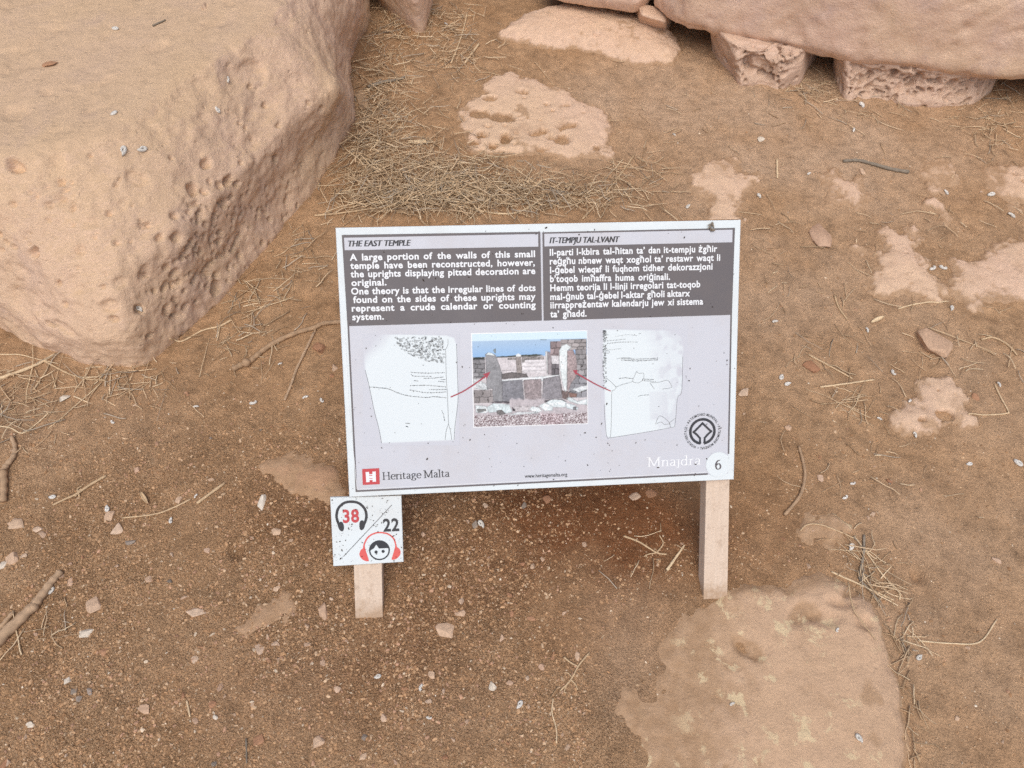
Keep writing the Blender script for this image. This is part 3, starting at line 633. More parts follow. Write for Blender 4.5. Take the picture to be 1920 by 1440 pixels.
text_panel('english_text_panel', [(641, 440.5), (1013, 434.5), (1016, 601), (652, 611.5)], [(645, 445.8), (1009, 438.8), (1009.3, 462.4), (646.3, 469.2)], 'THE EAST TEMPLE', ((653.3, 462.3), (770.4, 460.6)),
  [('A large portion of the walls of this small', (655.8, 488.5), (1003.3, 481.7)), ('temple have been reconstructed, however,', (657, 504.2), (1003, 497.8)),
   ('the uprights displaying pitted decoration are', (657.5, 519.9), (1003.8, 513.5)), ('original.', (659, 536), (724.8, 534.8)),
   ('One theory is that the irregular lines of dots', (658.5, 552.2), (1004.2, 545.3)), ('found on the sides of these uprights may', (662.3, 568), (1004.3, 561.5)),
   ('represent a crude calendar or counting', (659.6, 584), (1004.5, 577.2)), ('system.', (660.6, 600.2), (720, 598.8))], 12.0, 1.0)
text_panel('maltese_text_panel', [(1017, 435.5), (1378.2, 427.2), (1371, 590.3), (1019.3, 601.2)], [(1020.5, 438.4), (1373.6, 430.6), (1373, 454.2), (1020.8, 462)], 'IT-TEMPJU TAL-LVANT', ((1030.8, 456.3), (1161.5, 454)),
  [('Il-parti l-kbira tal-ħitan ta’ dan it-tempju żgħir', (1030.8, 479.2), (1344.8, 471.9)), ('reġgħu nbnew waqt xogħol ta’ restawr waqt li', (1030.8, 495.8), (1350.4, 488.5)),
   ('l-ġebel wieqaf li fuqhom tidher dekorazzjoni', (1031.3, 512.5), (1336, 505.2)), ('b’toqob imħaffra huma oriġinali.', (1031.3, 528.8), (1256.3, 524.4)),
   ('Hemm teorija li l-linji irregolari tat-toqob', (1031.7, 545.8), (1313, 538.4)), ('mal-ġnub tal-ġebel l-aktar għoli aktarx', (1031.7, 562.5), (1293.8, 555.4)),
   ('iirrappreżentaw kalendarju jew xi sistema', (1031.9, 578), (1318.3, 570.6)), ('ta’ għadd.', (1031.7, 594.8), (1100, 593.2))], 12.0, 0.90)

# the printed photograph and the two faded drawings: coloured grids, flat print on the panel
def raster(name, quad, fn, nx, ny, z, parent=sgn):
    c = [B(*p, z) for p in quad]                                 # top left, top right, bottom right, bottom left
    u, v = np.meshgrid(np.linspace(0, 1, nx), np.linspace(0, 1, ny))
    P = ((1-u)*(1-v))[..., None]*c[0]+(u*(1-v))[..., None]*c[1]+(u*v)[..., None]*c[2]+((1-u)*v)[..., None]*c[3]
    V = np.concatenate([P.reshape(-1, 2), np.full((nx*ny, 1), ZB+z)], 1)
    k = (np.arange(ny-1)[:, None]*nx+np.arange(nx-1)[None]).ravel()
    me = mesh_np(name, V, np.stack([k+nx, k+nx+1, k+1, k], 1), False, fn(u.ravel(), v.ravel()))
    return link(name, me, M_photo, parent)
def inside(poly, u, v): return sdist(np.array(poly, float), u, v)
def S(c): return np.array([((x/255+0.055)/1.055)**2.4 if x > 10 else x/255/12.92 for x in c])*0.9
def photo(u, v):
    X, Y = u*1555+35, v*1310+75                                  # drawing units of the enlarged print
    n1, n2, n3 = fbm(X/55, Y/55, n=3), fbm(X/17, Y/17, n=3), perlin(X/9., Y/9.)
    C = np.empty((len(u), 3))
    C[:] = S((214, 232, 240))
    sea = smooth(168, 178, Y)[:, None]; t = np.clip((Y-170)/230, 0, 1)[:, None]
    C = C*(1-sea)+sea*(S((176, 198, 220))*(1-t)+S((152, 188, 226))*t)*(1+0.06*n2[:, None])
    def paint(poly, c, var=0.12, edge=True, rag=6, shade=None):
        nonlocal C
        s = inside(poly, X+rag*n2, Y+rag*n1); a = smooth(-2, 4, s)[:, None]
        cc = S(c)*(1+var*2.0*n2+var*1.6*n3+0.10*n1)[:, None]
        if edge: cc = cc*(0.45+0.55*smooth(0, 14, s))[:, None]
        C = C*(1-a)+a*cc
    land = Y > 400+10*n1; C[land] = (S((214, 204, 204))*(1+0.10*n2+0.05*n3)[:, None])[land]
    paint([(40, 400), (200, 395), (200, 425), (40, 430)], (62, 70, 66), .5); paint([(360, 395), (900, 375), (1010, 392), (900, 410), (360, 412)], (88, 92, 84), .5)
    strip = (np.abs(Y-520-0.03*X) < 90) & (X > 700) & (X < 1010); C[strip] = (S((222, 214, 214))*(0.85+0.25*(np.sin(Y/9+n1*2) > -0.3)+0.05*n3)[:, None])[strip]
    for k, (a, b, c, d) in enumerate([(505, 415, 620, 450), (740, 405, 1000, 455), (820, 400, 900, 430), (700, 400, 740, 490)]): paint([(a, b), (c, b+5), (c, d), (a, d)], (150, 142, 138), .5)
    paint([(425, 590), (620, 590), (780, 640), (700, 670), (425, 640)], (215, 205, 205))
    paint([(950, 170), (1045, 175), (1035, 186), (960, 184)], (92, 110, 120), .1, False, 0)
    # walls of rubble at both sides
    def rubble(x0, y0, x1, y1, base, cw, chh, seed):
        nonlocal C
        m = (X > x0) & (X < x1) & (Y > y0) & (Y < y1)
        row = np.floor((Y-y0)/chh+0.25*n1).astype(int); off = (row*37 % 11)/11.
        cx = (X-x0)/cw+off+0.25*n1; ci = np.floor(cx).astype(int); fx, fy = cx-ci, ((Y-y0)/chh+0.25*n1)-row
        h = ((ci*73+row*151+seed) % 17)/17.
        e = np.minimum(np.minimum(fx, 1-fx)*cw, np.minimum(fy, 1-fy)*chh)
        cc = np.array([S(base)])*(0.75+0.5*h+0.15*n2)[:, None]*(0.30+0.70*smooth(1, 8, e))[:, None]
        C[m] = cc[m]
    rubble(35, 430, 205, 700, (146, 142, 144), 95, 62, 3); rubble(35, 860, 300, 1050, (156, 146, 144), 120, 100, 5)
    paint([(35, 690), (120, 720), (205, 770), (245, 870), (150, 860), (35, 830)], (205, 208, 208), .3)
    rubble(1090, 205, 1240, 410, (160, 142, 142), 80, 90, 1); rubble(1230, 180, 1590, 330, (168, 160, 158), 95, 55, 8)
    paint([(1100, 400), (1210, 410), (1210, 680), (1090, 680)], (215, 208, 208)); rubble(1105, 520, 1210, 680, (120, 112, 116), 60, 75, 4)
    rubble(1430, 320, 1590, 700, (158, 152, 152), 85, 75, 2); rubble(1340, 700, 1590, 1010, (146, 144, 148), 130, 110, 9)
    paint([(1360, 880), (1440, 870), (1590, 830), (1590, 900), (1470, 940)], (222, 226, 226), .2); paint([(1335, 930), (1450, 950), (1440, 1010), (1340, 1000)], (150, 112, 100))
    # standing stones
    paint([(618, 400), (650, 360), (690, 400), (700, 560), (700, 680), (625, 680)], (158, 146, 140)); paint([(622, 380), (650, 358), (690, 385), (690, 405), (622, 405)], (232, 236, 236), .1, False)
    paint([(1018, 340), (1050, 335), (1055, 670), (1040, 670)], (226, 224, 222)); paint([(1050, 345), (1082, 345), (1110, 500), (1105, 670), (1050, 672)], (164, 152, 154))
    paint([(425, 640), (560, 620), (760, 650), (785, 700), (425, 720)], (112, 104, 102), .3)
    paint([(420, 725), (780, 700), (1215, 675), (1225, 720), (1225, 760), (420, 760)], (236, 240, 240), .06)
    paint([(205, 360), (240, 335), (300, 345), (350, 370), (365, 430), (400, 520), (425, 620), (425, 1040), (300, 1030), (290, 850), (215, 860)], (150, 148, 150)); paint([(210, 370), (250, 335), (305, 350), (340, 385), (260, 372)], (222, 230, 228), .15, False)
    paint([(312, 300), (350, 280), (352, 350), (330, 340)], (150, 160, 160))
    paint([(425, 742), (705, 728), (725, 1030), (425, 1040)], (136, 134, 140), .16); paint([(715, 735), (960, 725), (960, 1030), (735, 1030)], (160, 144, 144), .3); paint([(985, 722), (1215, 685), (1245, 1020), (965, 1030)], (146, 140, 144), .16)
    paint([(1215, 700), (1250, 900), (1340, 920), (1330, 1040), (1245, 1020)], (124, 104, 100), .3)
    paint([(1210, 330), (1245, 270), (1310, 245), (1380, 290), (1330, 340), (1318, 600), (1310, 900), (1285, 930), (1255, 840), (1225, 660), (1208, 480)], (226, 232, 230), .10)
    dots = (perlin(X/13., Y/22.+4) > 0.42) & (inside([(1230, 300), (1310, 300), (1305, 900), (1280, 900), (1225, 600)], X, Y) > 6); C[dots] *= 0.4
    paint([(1318, 340), (1400, 325), (1440, 420), (1455, 560), (1440, 720), (1370, 800), (1330, 930), (1312, 900)], (172, 150, 148), .3)
    # shade and foreground rubble
    paint([(300, 1030), (720, 1040), (1240, 1025), (1310, 1060), (930, 1110), (580, 1100), (430, 1060), (260, 1050)], (84, 76, 82), .15, False)
    low = smooth(1050, 1090, Y+30*n1+60*(np.abs(X-760) < 240))[:, None]
    C = C*(1-low)+low*S((196, 184, 186))*(1+0.12*n2[:, None])
    for p, c in (([(55, 1070), (190, 1090), (260, 1140), (200, 1200), (60, 1180)], (226, 234, 234)), ([(210, 1110), (290, 1055), (420, 1065), (520, 1080), (560, 1190), (480, 1210), (350, 1180), (240, 1190)], (214, 226, 226)), ([(575, 1100), (830, 1110), (800, 1180), (600, 1190)], (208, 198, 198)),
                 ([(780, 1170), (830, 1115), (920, 1130), (970, 1190), (900, 1215)], (226, 234, 234)), ([(915, 1110), (1000, 1070), (1120, 1110), (1110, 1190), (1000, 1190)], (228, 236, 236)), ([(1010, 1070), (1110, 1025), (1230, 1035), (1300, 1070), (1290, 1150), (1130, 1140)], (226, 236, 236)), ([(1285, 1080), (1400, 1110), (1470, 1160), (1440, 1200), (1300, 1160)], (214, 224, 226)), ([(1300, 1010), (1360, 1000), (1450, 1060), (1590, 1030), (1590, 1120), (1470, 1110), (1340, 1060)], (222, 232, 232)),
                 ([(340, 1160), (410, 1150), (470, 1210), (400, 1240), (350, 1215)], (122, 116, 114)), ([(70, 1130), (200, 1130), (210, 1170), (90, 1180)], (130, 130, 128)), ([(1390, 1140), (1440, 1140), (1440, 1190), (1390, 1190)], (120, 118, 122)), ([(550, 1110), (600, 1160), (590, 1180), (560, 1170)], (70, 64, 70)), ([(490, 1220), (650, 1190), (860, 1195), (950, 1215), (500, 1245)], (216, 220, 220))):
        paint(p, c, .22)
    gr = smooth(1215, 1240, Y+20*n1)[:, None]; peb = perlin(X/11., Y/8.)+0.7*perlin(X/6., Y/5.)
    gc = np.where((peb > 0.05)[:, None], S((226, 216, 216)), S((132, 108, 110)))*(1+0.25*n3)[:, None]
    gc = gc*np.where(((X > 950) & (X < 1250))[:, None], np.array([[1.0, .9, .92]]), 1.0)
    C = C*(1-gr)+gr*gc
    gl = 1+0.34*perlin(X/14., Y/14.)+0.26*perlin(X/7.5, Y/7.5)+0.22*n1; C = np.where((Y > 395)[:, None], C*gl[:, None], C)
    gm = C.mean(1, keepdims=True); C = np.where((Y > 395)[:, None], gm+(C-gm)*0.8, C)*np.array([0.95, 1.0, 1.02])
    return np.clip(C, 0.004, 0.8)
pr = Print(0.0006); pr.px([(883, 624.6), (1101.2, 619.2), (1103, 795), (887.6, 802)]); pr.build('photo_border', P_text)
raster('printed_photo', [(884.9, 626.6), (1100.2, 621), (1101.6, 793.6), (889.2, 800.4)], photo, 210, 178, 0.0009)
LAV = np.array([0.540, 0.568, 0.617]); WH = np.array([0.66, 0.735, 0.755])
def z3(X, Y): return (620+X/4.8, 600+Y/4.8)
def z4(X, Y): return (1000+X/4.8, 600+Y/4.8)
def draw_l(u, v):
    X, Y = 290+u*870, 130+v*1000
    s = inside([(330, 120), (1040, 140), (1110, 160), (1135, 230), (1147, 700), (1135, 830), (1112, 1080), (460, 1108), (430, 960), (395, 830), (345, 590), (310, 450), (300, 300)], X, Y)
    a = smooth(-6, 8, s)*smooth(120, 300, (X-290)*0.9+(Y-130)*0.9+30*fbm(X/90, Y/90))
    return LAV+(WH-LAV)*(a*0.97)[:, None]
def draw_r(u, v):
    X, Y = 610+u*780, 80+v*1000
    s = inside([(630, 85), (1250, 95), (1340, 160), (1350, 300), (1335, 640), (1300, 700), (1280, 890), (1270, 965), (690, 1062), (655, 1040), (640, 640), (625, 300)], X, Y)
    a = smooth(-5, 8, s)*(1-smooth(1050, 1420, X+0.55*np.maximum(0, 330-Y)*1.2))
    wear = smooth(0.05, 0.35, fbm(X/120+3, Y/120, n=4))*smooth(1000, 1150, X)
    blot = 0.55*smooth(-10, 10, inside([(1040, 640), (1200, 640), (1210, 890), (1050, 900)], X, Y))
    a = np.clip(np.maximum(a, 0.75*smooth(-4, 6, s)*smooth(0.0, 0.5, fbm(X/70, Y/70+5, n=3)+0.5))-0.4*wear-blot*0.6, 0, 1)
    return LAV+(WH-LAV)*a[:, None]
dl = raster('stone_drawing', [z3(290, 130), z3(1160, 130), z3(1160, 1130), z3(290, 1130)], draw_l, 120, 138, 0.0006)
dr = raster('stone_drawing', [z4(610, 80), z4(1390, 80), z4(1390, 1080), z4(610, 1080)], draw_r, 110, 140, 0.0006)
PXM = 0.64/735
rsd = random.Random(4)
def dots(pr, zf, pts, n, r=3.6, ry=None):
    P = curve(pts, 10); d = np.r_[0, np.cumsum(np.linalg.norm(np.diff(P, axis=0), axis=1))]
    for t in np.linspace(0, d[-1], n):
        x, y = np.interp(t, d, P[:, 0]), np.interp(t, d, P[:, 1])
        pr.disc(B(*zf(x+rsd.uniform(-1, 1), y+rsd.uniform(-1, 1)), pr.z), rsd.uniform(0.8, 1.15)*r/4.8*PXM, 6)
def line(pr, zf, pts, w=2.2):
    pr.stroke([B(*zf(*p), pr.z) for p in curve(pts, 5)], w/4.8*PXM)
pr = Print(0.0009)
for pts, n in (([(726, 472), (860, 478), (1022, 474)], 24), ([(726, 492), (745, 503), (800, 507), (900, 508)], 14), ([(842, 525), (930, 522), (1010, 513)], 14), ([(995, 536), (1030, 536)], 4), ([(752, 545), (785, 549)], 4), ([(973, 552), (1028, 557)], 5), ([(720, 590), (860, 588), (960, 595), (1034, 603)], 26), ([(893, 627), (1035, 625)], 11), ([(716, 630), (780, 642), (880, 655), (1036, 648)], 24), ([(348, 603), (420, 608), (520, 620), (590, 650), (690, 680), (850, 697), (930, 690), (1036, 700)], 58), ([(1001, 818), (1015, 850), (1026, 905)], 8), ([(677, 930), (710, 932)], 4), ([(680, 956), (695, 962)], 3)):
    dots(pr, z3, pts, n, 4.2)
for pts in ([(310, 450), (345, 590), (395, 830), (430, 960), (458, 1108)], [(1035, 270), (1040, 500), (1052, 700), (1060, 935)], [(1060, 935), (1040, 1000), (1030, 1080)], [(1060, 935), (1078, 1000), (1090, 1080)], [(1055, 170), (1055, 220), (1035, 262), (1010, 270)], [(995, 170), (1010, 220), (1005, 260)], [(1133, 215), (1140, 450), (1147, 700), (1135, 830), (1118, 960), (1110, 1080)]):
    line(pr, z3, pts, 2.6)
tri = [(545, 158), (1015, 148), (1025, 386), (890, 376), (760, 340), (640, 262)]
k = 0
while k < 330:
    x, y = rsd.uniform(545, 1025), rsd.uniform(145, 390)
    if sdist(tri, np.array([x]), np.array([y]))[0] > 0:
        t = np.linspace(0, 2*math.pi, 6, endpoint=False)+rsd.random(); r = rsd.uniform(5, 8.5)
        pr.stroke([B(*z3(x+r*math.cos(q), y+0.75*r*math.sin(q)), pr.z) for q in t], 2.0/4.8*PXM, True); k += 1
pr.build('drawing_lines', P_ink, dl)
pr = Print(0.0009)
for pts, n, r in (([(742, 148), (850, 132), (930, 140)], 16, 2.6), ([(668, 187), (750, 180), (825, 172)], 13, 3.6), ([(668, 211), (800, 199), (932, 198)], 19, 3.8), ([(666, 268), (710, 268), (780, 257)], 8, 3.6), ([(795, 345), (870, 350), (940, 352), (1040, 348), (1116, 342)], 26, 4.4), ([(795, 360), (880, 366), (960, 367), (1116, 358)], 28, 4.4), ([(775, 526), (830, 520), (890, 527)], 11, 4.2), ([(745, 602), (810, 578), (895, 555)], 13, 4.0), ([(985, 532), (1080, 536)], 8, 4.2), ([(985, 545), (1097, 554)], 9, 4.2), ([(948, 686), (980, 678), (1040, 674)], 8, 3.8)):
    dots(pr, z4, pts, n, r)
for pts in ([(948, 125), (970, 118)], [(750, 350), (800, 340), (870, 340), (885, 352)], [(930, 460), (950, 480), (992, 480), (990, 530), (950, 565), (905, 560), (895, 540), (930, 462)], [(660, 525), (690, 550), (742, 602), (730, 630), (706, 655), (703, 860), (696, 1030), (684, 1062), (660, 1045), (645, 900), (638, 760)], [(684, 1062), (1000, 1012), (1230, 970), (1270, 962)], [(1050, 565), (1130, 560), (1205, 542), (1238, 580), (1240, 608), (1160, 622)], [(1050, 568), (1090, 622)], [(1100, 932), (1140, 862), (1225, 925), (1180, 940), (1150, 918), (1100, 938)], [(1225, 925), (1282, 882)], [(1225, 925), (1236, 968)], [(1345, 330), (1335, 640), (1298, 700), (1282, 882), (1272, 962)], [(655, 275), (682, 280), (680, 298), (660, 298)]):
    line(pr, z4, pts, 2.2)
for _ in range(150):
    x, y = rsd.uniform(626, 658), 95+530*rsd.random()**1.5; t = np.linspace(0, 2*math.pi, 5, endpoint=False)+rsd.random(); r = rsd.uniform(4, 7)
    pr.stroke([B(*z4(x+r*math.cos(q), y+0.75*r*math.sin(q)), pr.z) for q in t], 1.8/4.8*PXM, True)
pr.build('drawing_lines', P_ink, dr)
# the two arrows
def arrow(pts, head, w0, w1):
    pr = Print(0.0012); P = np.array([B(*p, pr.z) for p in curve(pts, 8)]); pr.stroke(P, np.linspace(w0, w1, len(P))*PXM); pr.px(head); pr.build('arrow', P_maroon)
arrow([(845, 744.5), (868, 734), (890, 720), (911, 705)], [(919.5, 697), (905, 702), (911, 705), (912, 711)], 2.2, 2.6)
arrow([(1145.5, 733.5), (1120, 722), (1100, 711), (1081, 700)], [(1074, 694), (1083, 694), (1081, 700), (1080, 703.5)], 1.8, 2.6)
# world heritage emblem
def z6(X, Y): return (1000+X/4.8, 600+Y/4.8)
pr = Print(0.0009)
cE = B(*z6(1522, 1003), pr.z); rE = 113/4.8*PXM
t = np.radians(np.linspace(-82, 262, 60)); ringp = [cE+rE*np.array([math.cos(q), math.sin(q)]) for q in t]
e = 1/4.8*PXM
pr.stroke(ringp, 24*e)
for sg in (1, -1):
    pr.stroke([cE+np.array([sg*a, b])*e for a, b in ((16, -113), (20, -104), (22, -90), (22, -62), (48, -32), (82, -2))], 19*e)
    pr.stroke([cE+np.array([sg*a, b])*e for a, b in ((82, -4), (0, 76))], 19*e)
    pr.poly([cE+np.array([sg*a, b])*e for a, b in ((68, -2), (82, -16), (96, -2), (82, 12))])
pr.poly([cE+np.array(p)*e for p in ((-14, 76), (0, 90), (14, 76), (0, 62))])
emb = pr.build('heritage_emblem', P_ink)
pr = Print(0.0009)
def ring_text(pr, text, a0, a1, r, h):
    n = len(text); G = [None if c == ' ' else glyphs(c, 0.012) for c in text]
    w = [0.28 if g is None else g[0][:, 0].max()-g[0][:, 0].min()+0.09 for g in G]; tot = sum(w); x = 0
    for g, q in zip(G, w):
        a = a0+(a1-a0)*(x+q/2)/tot; x += q
        if g is None: continue
        V, F = g; k = abs(a1-a0)*r/tot; d = np.array([math.sin(a), -math.cos(a)]); nr = np.array([math.cos(a), math.sin(a)]); m = (V[:, 0].min()+V[:, 0].max())/2
        z = pr.zz(); pr.m.add([(*(cE+nr*(r+v[1]*h/CAPH)+d*(v[0]-m)*k), z) for v in V], F)
for s_, a0, a1 in (('PATRIMONIO MUNDIAL', 150, 28), ('PATRIMOINE MONDIAL', 17, -98), ('WORLD HERITAGE', -111, -198)):
    ring_text(pr, s_, R(a0), R(a1), 147*e, 23*e)
for a in (157, 22, -104):
    pr.disc(cE+158*e*np.array([math.cos(R(a)), math.sin(R(a))]), 4.5*e, 8)
pr.build('emblem_lettering', P_ink, emb)

# letters with serifs, drawn as pen strokes: x right, y up, capital height 1
SER = {'H': ([[(.14, 0), (.14, 1)], [(.62, 0), (.62, 1)], [(.14, .52), (.62, .52)]], [(.14, 0), (.14, 1), (.62, 0), (.62, 1)], .76),
 'M': ([[(.13, 0), (.13, 1)], [(.13, 1), (.44, .08)], [(.44, .05), (.76, 1)], [(.76, 0), (.76, 1)]], [(.13, 0), (.76, 0), (.08, 1), (.80, 1)], .90),
 'e': ([[(.08, .37), (.42, .37), (.42, .50), (.34, .63), (.24, .66), (.13, .58), (.07, .40), (.08, .20), (.17, .04), (.28, .0), (.42, .10)]], [], .48),
 'r': ([[(.12, 0), (.12, .64)], [(.12, .46), (.20, .60), (.34, .64)]], [(.12, 0), (.08, .64)], .37),
 'i': ([[(.12, 0), (.12, .64)], [(.10, .90), (.14, .90)]], [(.12, 0), (.08, .64)], .25),
 't': ([[(.14, .84), (.14, .12), (.20, .01), (.33, .05)], [(.03, .63), (.32, .63)]], [], .36),
 'a': ([[(.08, .56), (.17, .65), (.29, .62), (.34, .50), (.34, .05), (.44, .02)], [(.34, .38), (.18, .33), (.08, .20), (.12, .04), (.22, .01), (.34, .12)]], [], .47),
 'g': ([[(.22, .66), (.10, .58), (.08, .42), (.20, .27), (.32, .33), (.37, .47), (.33, .60), (.22, .66)], [(.16, .27), (.10, .12), (.30, .04), (.42, -.08), (.34, -.24), (.16, -.26), (.05, -.14), (.14, .02)], [(.34, .61), (.46, .64)]], [], .48),
 'l': ([[(.12, 0), (.12, 1.04)]], [(.12, 0), (.08, 1.04)], .25),
 'n': ([[(.12, 0), (.12, .64)], [(.12, .48), (.24, .62), (.36, .62), (.42, .48), (.42, 0)]], [(.12, 0), (.42, 0), (.08, .64)], .55),
 'j': ([[(.14, .64), (.14, -.10), (.08, -.24), (-.04, -.24)], [(.12, .90), (.16, .90)]], [(.10, .64)], .26),
 'd': ([[(.40, 0), (.40, 1.04)], [(.40, .52), (.28, .65), (.14, .58), (.07, .34), (.13, .06), (.26, 0), (.40, .12)]], [(.45, 0), (.36, 1.04)], .54),
 '6': ([[(.42, .94), (.24, .88), (.10, .62), (.08, .30), (.16, .05), (.28, .0), (.42, .10), (.45, .32), (.36, .54), (.24, .56), (.10, .40)]], [], .55), ' ': ([], [], .22)}
def serif_text(pr, text, pa, pb, h_px, thick, thin):
    a, b = B(*pa, pr.z), B(*pb, pr.z); d = (b-a)/np.linalg.norm(b-a); nr = np.array([-d[1], d[0]])
    tot = sum(SER[c][2] for c in text); k = np.linalg.norm(b-a)/tot; h = abs(B(pa[0], pa[1]-h_px, pr.z)[1]-a[1]); x = 0
    M = lambda p: a+d*(x+p[0])*k+nr*p[1]*h
    for c in text:
        st, sf, w = SER[c]
        for s_ in st:
            P = curve(s_, 5) if len(s_) > 3 else np.array(s_, float)
            T = np.gradient(P, axis=0); T /= np.linalg.norm(T, axis=1)[:, None]+1e-9
            pr.stroke([M(p) for p in P], (thin+(thick-thin)*np.abs(T[:, 1])**1.3)*h)
        for q in sf: pr.stroke([M((q[0]-.12, q[1])), M((q[0]+.12, q[1]))], thin*1.1*h)
        x += w
pr = Print(0.0009); serif_text(pr, 'Heritage Malta', (717, 899.6), (843.5, 893.7), 13.6, 0.13, 0.055); pr.build('owner_lettering', P_ink)
pr = Print(0.0009); serif_text(pr, 'Mnajdra', (1213.5, 875.2), (1314.5, 870.8), 17.2, 0.15, 0.05); pr.build('site_lettering', P_text)
pr = Print(0.0009); text_line(pr, 'www.heritagemalta.org', (984, 896), (1063.5, 892.6), 6.6, bold=0.02); pr.build('web_lettering', P_ink)
pr = Print(0.0009); pr.px([(679, 879.5), (711, 877.8), (712, 907.8), (680.2, 909.4)]); lg = pr.build('owner_logo', P_red)
def z5(X, Y): return (600+X/4.234, 840+Y/4.234)
pr = Print(0.0012)
for q in ([(362, 191), (389, 189), (391, 208), (416, 207), (415, 188), (442, 186), (445, 267), (418, 269), (417, 254), (393, 255), (394, 270), (367, 272)],): pr.px([z5(*p) for p in q])
pr.build('logo_letter', P_text, lg)
pr = Print(0.0014)
for q in ([(391, 216), (416, 215), (416, 221), (391, 222)], [(392, 239), (417, 238), (417, 243), (392, 244)]): pr.px([z5(*p) for p in q])
pr.build('logo_bars', P_red, lg)
pr = Print(0.0010); pr.disc(B(1347, 871, pr.z), 24.5*PXM, 40); nd = pr.build('number_disc', P_white)
pr = Print(0.0013); serif_text(pr, '6', (1340.3, 880), (1353.2, 879.5), 18, 0.17, 0.07); pr.build('number_lettering', P_dark, nd)

# headphone plaque screwed to the left stake, just below the board
ZP = -0.0075
pc = [B(*p, ZP) for p in ((625, 1062), (756.5, 1053.7), (752.5, 929.5), (619, 932.8))]
plq = slab_part('headphone_plaque', [tuple(p) for p in pc], ZB-0.0138, ZB+ZP, P_white, bev=0.0008)
def zq(X, Y): return B(*z5(X, Y), ZP)
q = PXM/4.234*1.0
pr = Print(ZP+0.0003)
pr.stroke([zq(*p) for p in curve([(152, 612), (136, 570), (132, 530), (146, 478), (190, 437), (248, 426), (306, 437), (352, 478), (368, 528), (364, 570), (350, 604)], 6)], 21*q)
pr.poly([zq(*p) for p in curve([(140, 612), (160, 586), (180, 592), (191, 625), (186, 654), (172, 661), (152, 645), (140, 612)], 4)])
pr.poly([zq(*p) for p in curve([(360, 602), (342, 575), (320, 580), (312, 612), (318, 645), (335, 651), (352, 632), (360, 602)], 4)])
pr.build('headphone_pictogram', P_ink, plq)
def num(text, xa, xb, y, h, mat, name, bold):
    pr = Print(ZP+0.0003); a, b = zq(*xa), zq(*xb); V, F = glyphs(text, bold); put(pr, V, F, a, b, h*q); pr.build(name, mat, plq)
num('38', (183, 592), (313, 586), 0, 102, P_red, 'red_number', 0.03)
num('22', (503, 661), (630, 655), 0, 100, P_ink, 'black_number', 0.03)
pr = Print(ZP+0.0003); pr.stroke([zq(570, 452), zq(380, 655), zq(187, 860)], 5.5*q); pr.build('slash', P_line, plq)
pr = Print(ZP+0.0003)
pr.stroke([zq(*p) for p in curve([(347, 800), (352, 762), (380, 710), (430, 678), (485, 671), (545, 685), (588, 725), (606, 790)], 6)], 12*q)
pr.poly([zq(*p) for p in curve([(352, 762), (362, 810), (375, 850), (387, 897), (350, 892), (322, 868), (313, 840), (325, 808), (340, 795), (352, 762)], 4)])
pr.poly([zq(*p) for p in curve([(603, 752), (592, 800), (578, 850), (569, 885), (600, 882), (628, 860), (640, 830), (632, 802), (610, 783), (603, 752)], 4)])
pr.build('coral_headphone', P_coral, plq)
pr = Print(ZP+0.0005); ce = zq(472, 811)
pr.stroke([ce+78*q*np.array([math.cos(t), math.sin(t)]) for t in np.linspace(0, 2*math.pi, 40, endpoint=False)], 11*q, True)
ce2 = np.array([472, 811])
pr.poly([zq(*p) for p in [(398, 815), (400, 790), (414, 760), (440, 738), (472, 731), (505, 738), (532, 762), (545, 793), (468, 797), (447, 766), (428, 795)]])
for x, y in ((445, 825), (501, 820)): pr.disc(zq(x, y), 13*q, 14)
pr.build('child_pictogram', P_ink, plq)

# dirt flecks on panel and plaque: tiny dark crumbs stuck to the print
def flecks(name, quad, n, zo, parent, lo=0.5, hi=1.6):
    pr = Print(zo); rf = random.Random(n); c = [np.array(p) for p in quad]
    for _ in range(n):
        u, v = rf.random(), rf.random(); p = (1-u)*(1-v)*c[0]+u*(1-v)*c[1]+u*v*c[2]+(1-u)*v*c[3]
        r = (lo+(hi-lo)*rf.random()**4)*PXM; a = rf.random()*3.1; s = rf.uniform(1, 2.3); o = B(p[0], p[1], zo)
        pr.poly([o+r*rf.uniform(.6, 1.1)*np.array([s*math.cos(t)*math.cos(a)-math.sin(t)*math.sin(a), s*math.cos(t)*math.sin(a)+math.sin(t)*math.cos(a)]) for t in np.linspace(0, 2*math.pi, 7, endpoint=False)])
    o = pr.build(name, P_speck, parent); tag(o, kind='stuff')
flecks('dirt_speck', ((632, 430), (1386, 415), (1374, 897), (658, 929)), 240, 0.0017, sgn)
flecks('dirt_speck', ((620, 934), (751, 931), (755, 1052), (626, 1060)), 170, ZP+0.0009, plq, 0.4, 1.4)
bpy.data.objects.remove(_fo)
# crumb of dry debris caught on the upper right corner of the board
deb = MB(); rf = random.Random(3)
for k in range(9):
    o = np.array([*B(1333+rf.uniform(-4, 4), 425+rf.uniform(-8, 8), 0.003), ZB+0.002+rf.uniform(0, 0.004)]); d = np.array([rf.gauss(0, 1), rf.gauss(0, 1), rf.gauss(0, .4)]); d /= np.linalg.norm(d)
    w = [sgn.matrix_world @ Vector(o+d*t*rf.uniform(0.002, 0.005)) for t in (-1, -.4, .4, 1)]
    deb.tube([tuple(p) for p in w], [0.0004, 0.0014, 0.0013, 0.0003], 5)
tag(deb.build('debris_clump', M_grey_twig), 'tiny dark clump of dry debris stuck on the sign above its second title', 'debris')

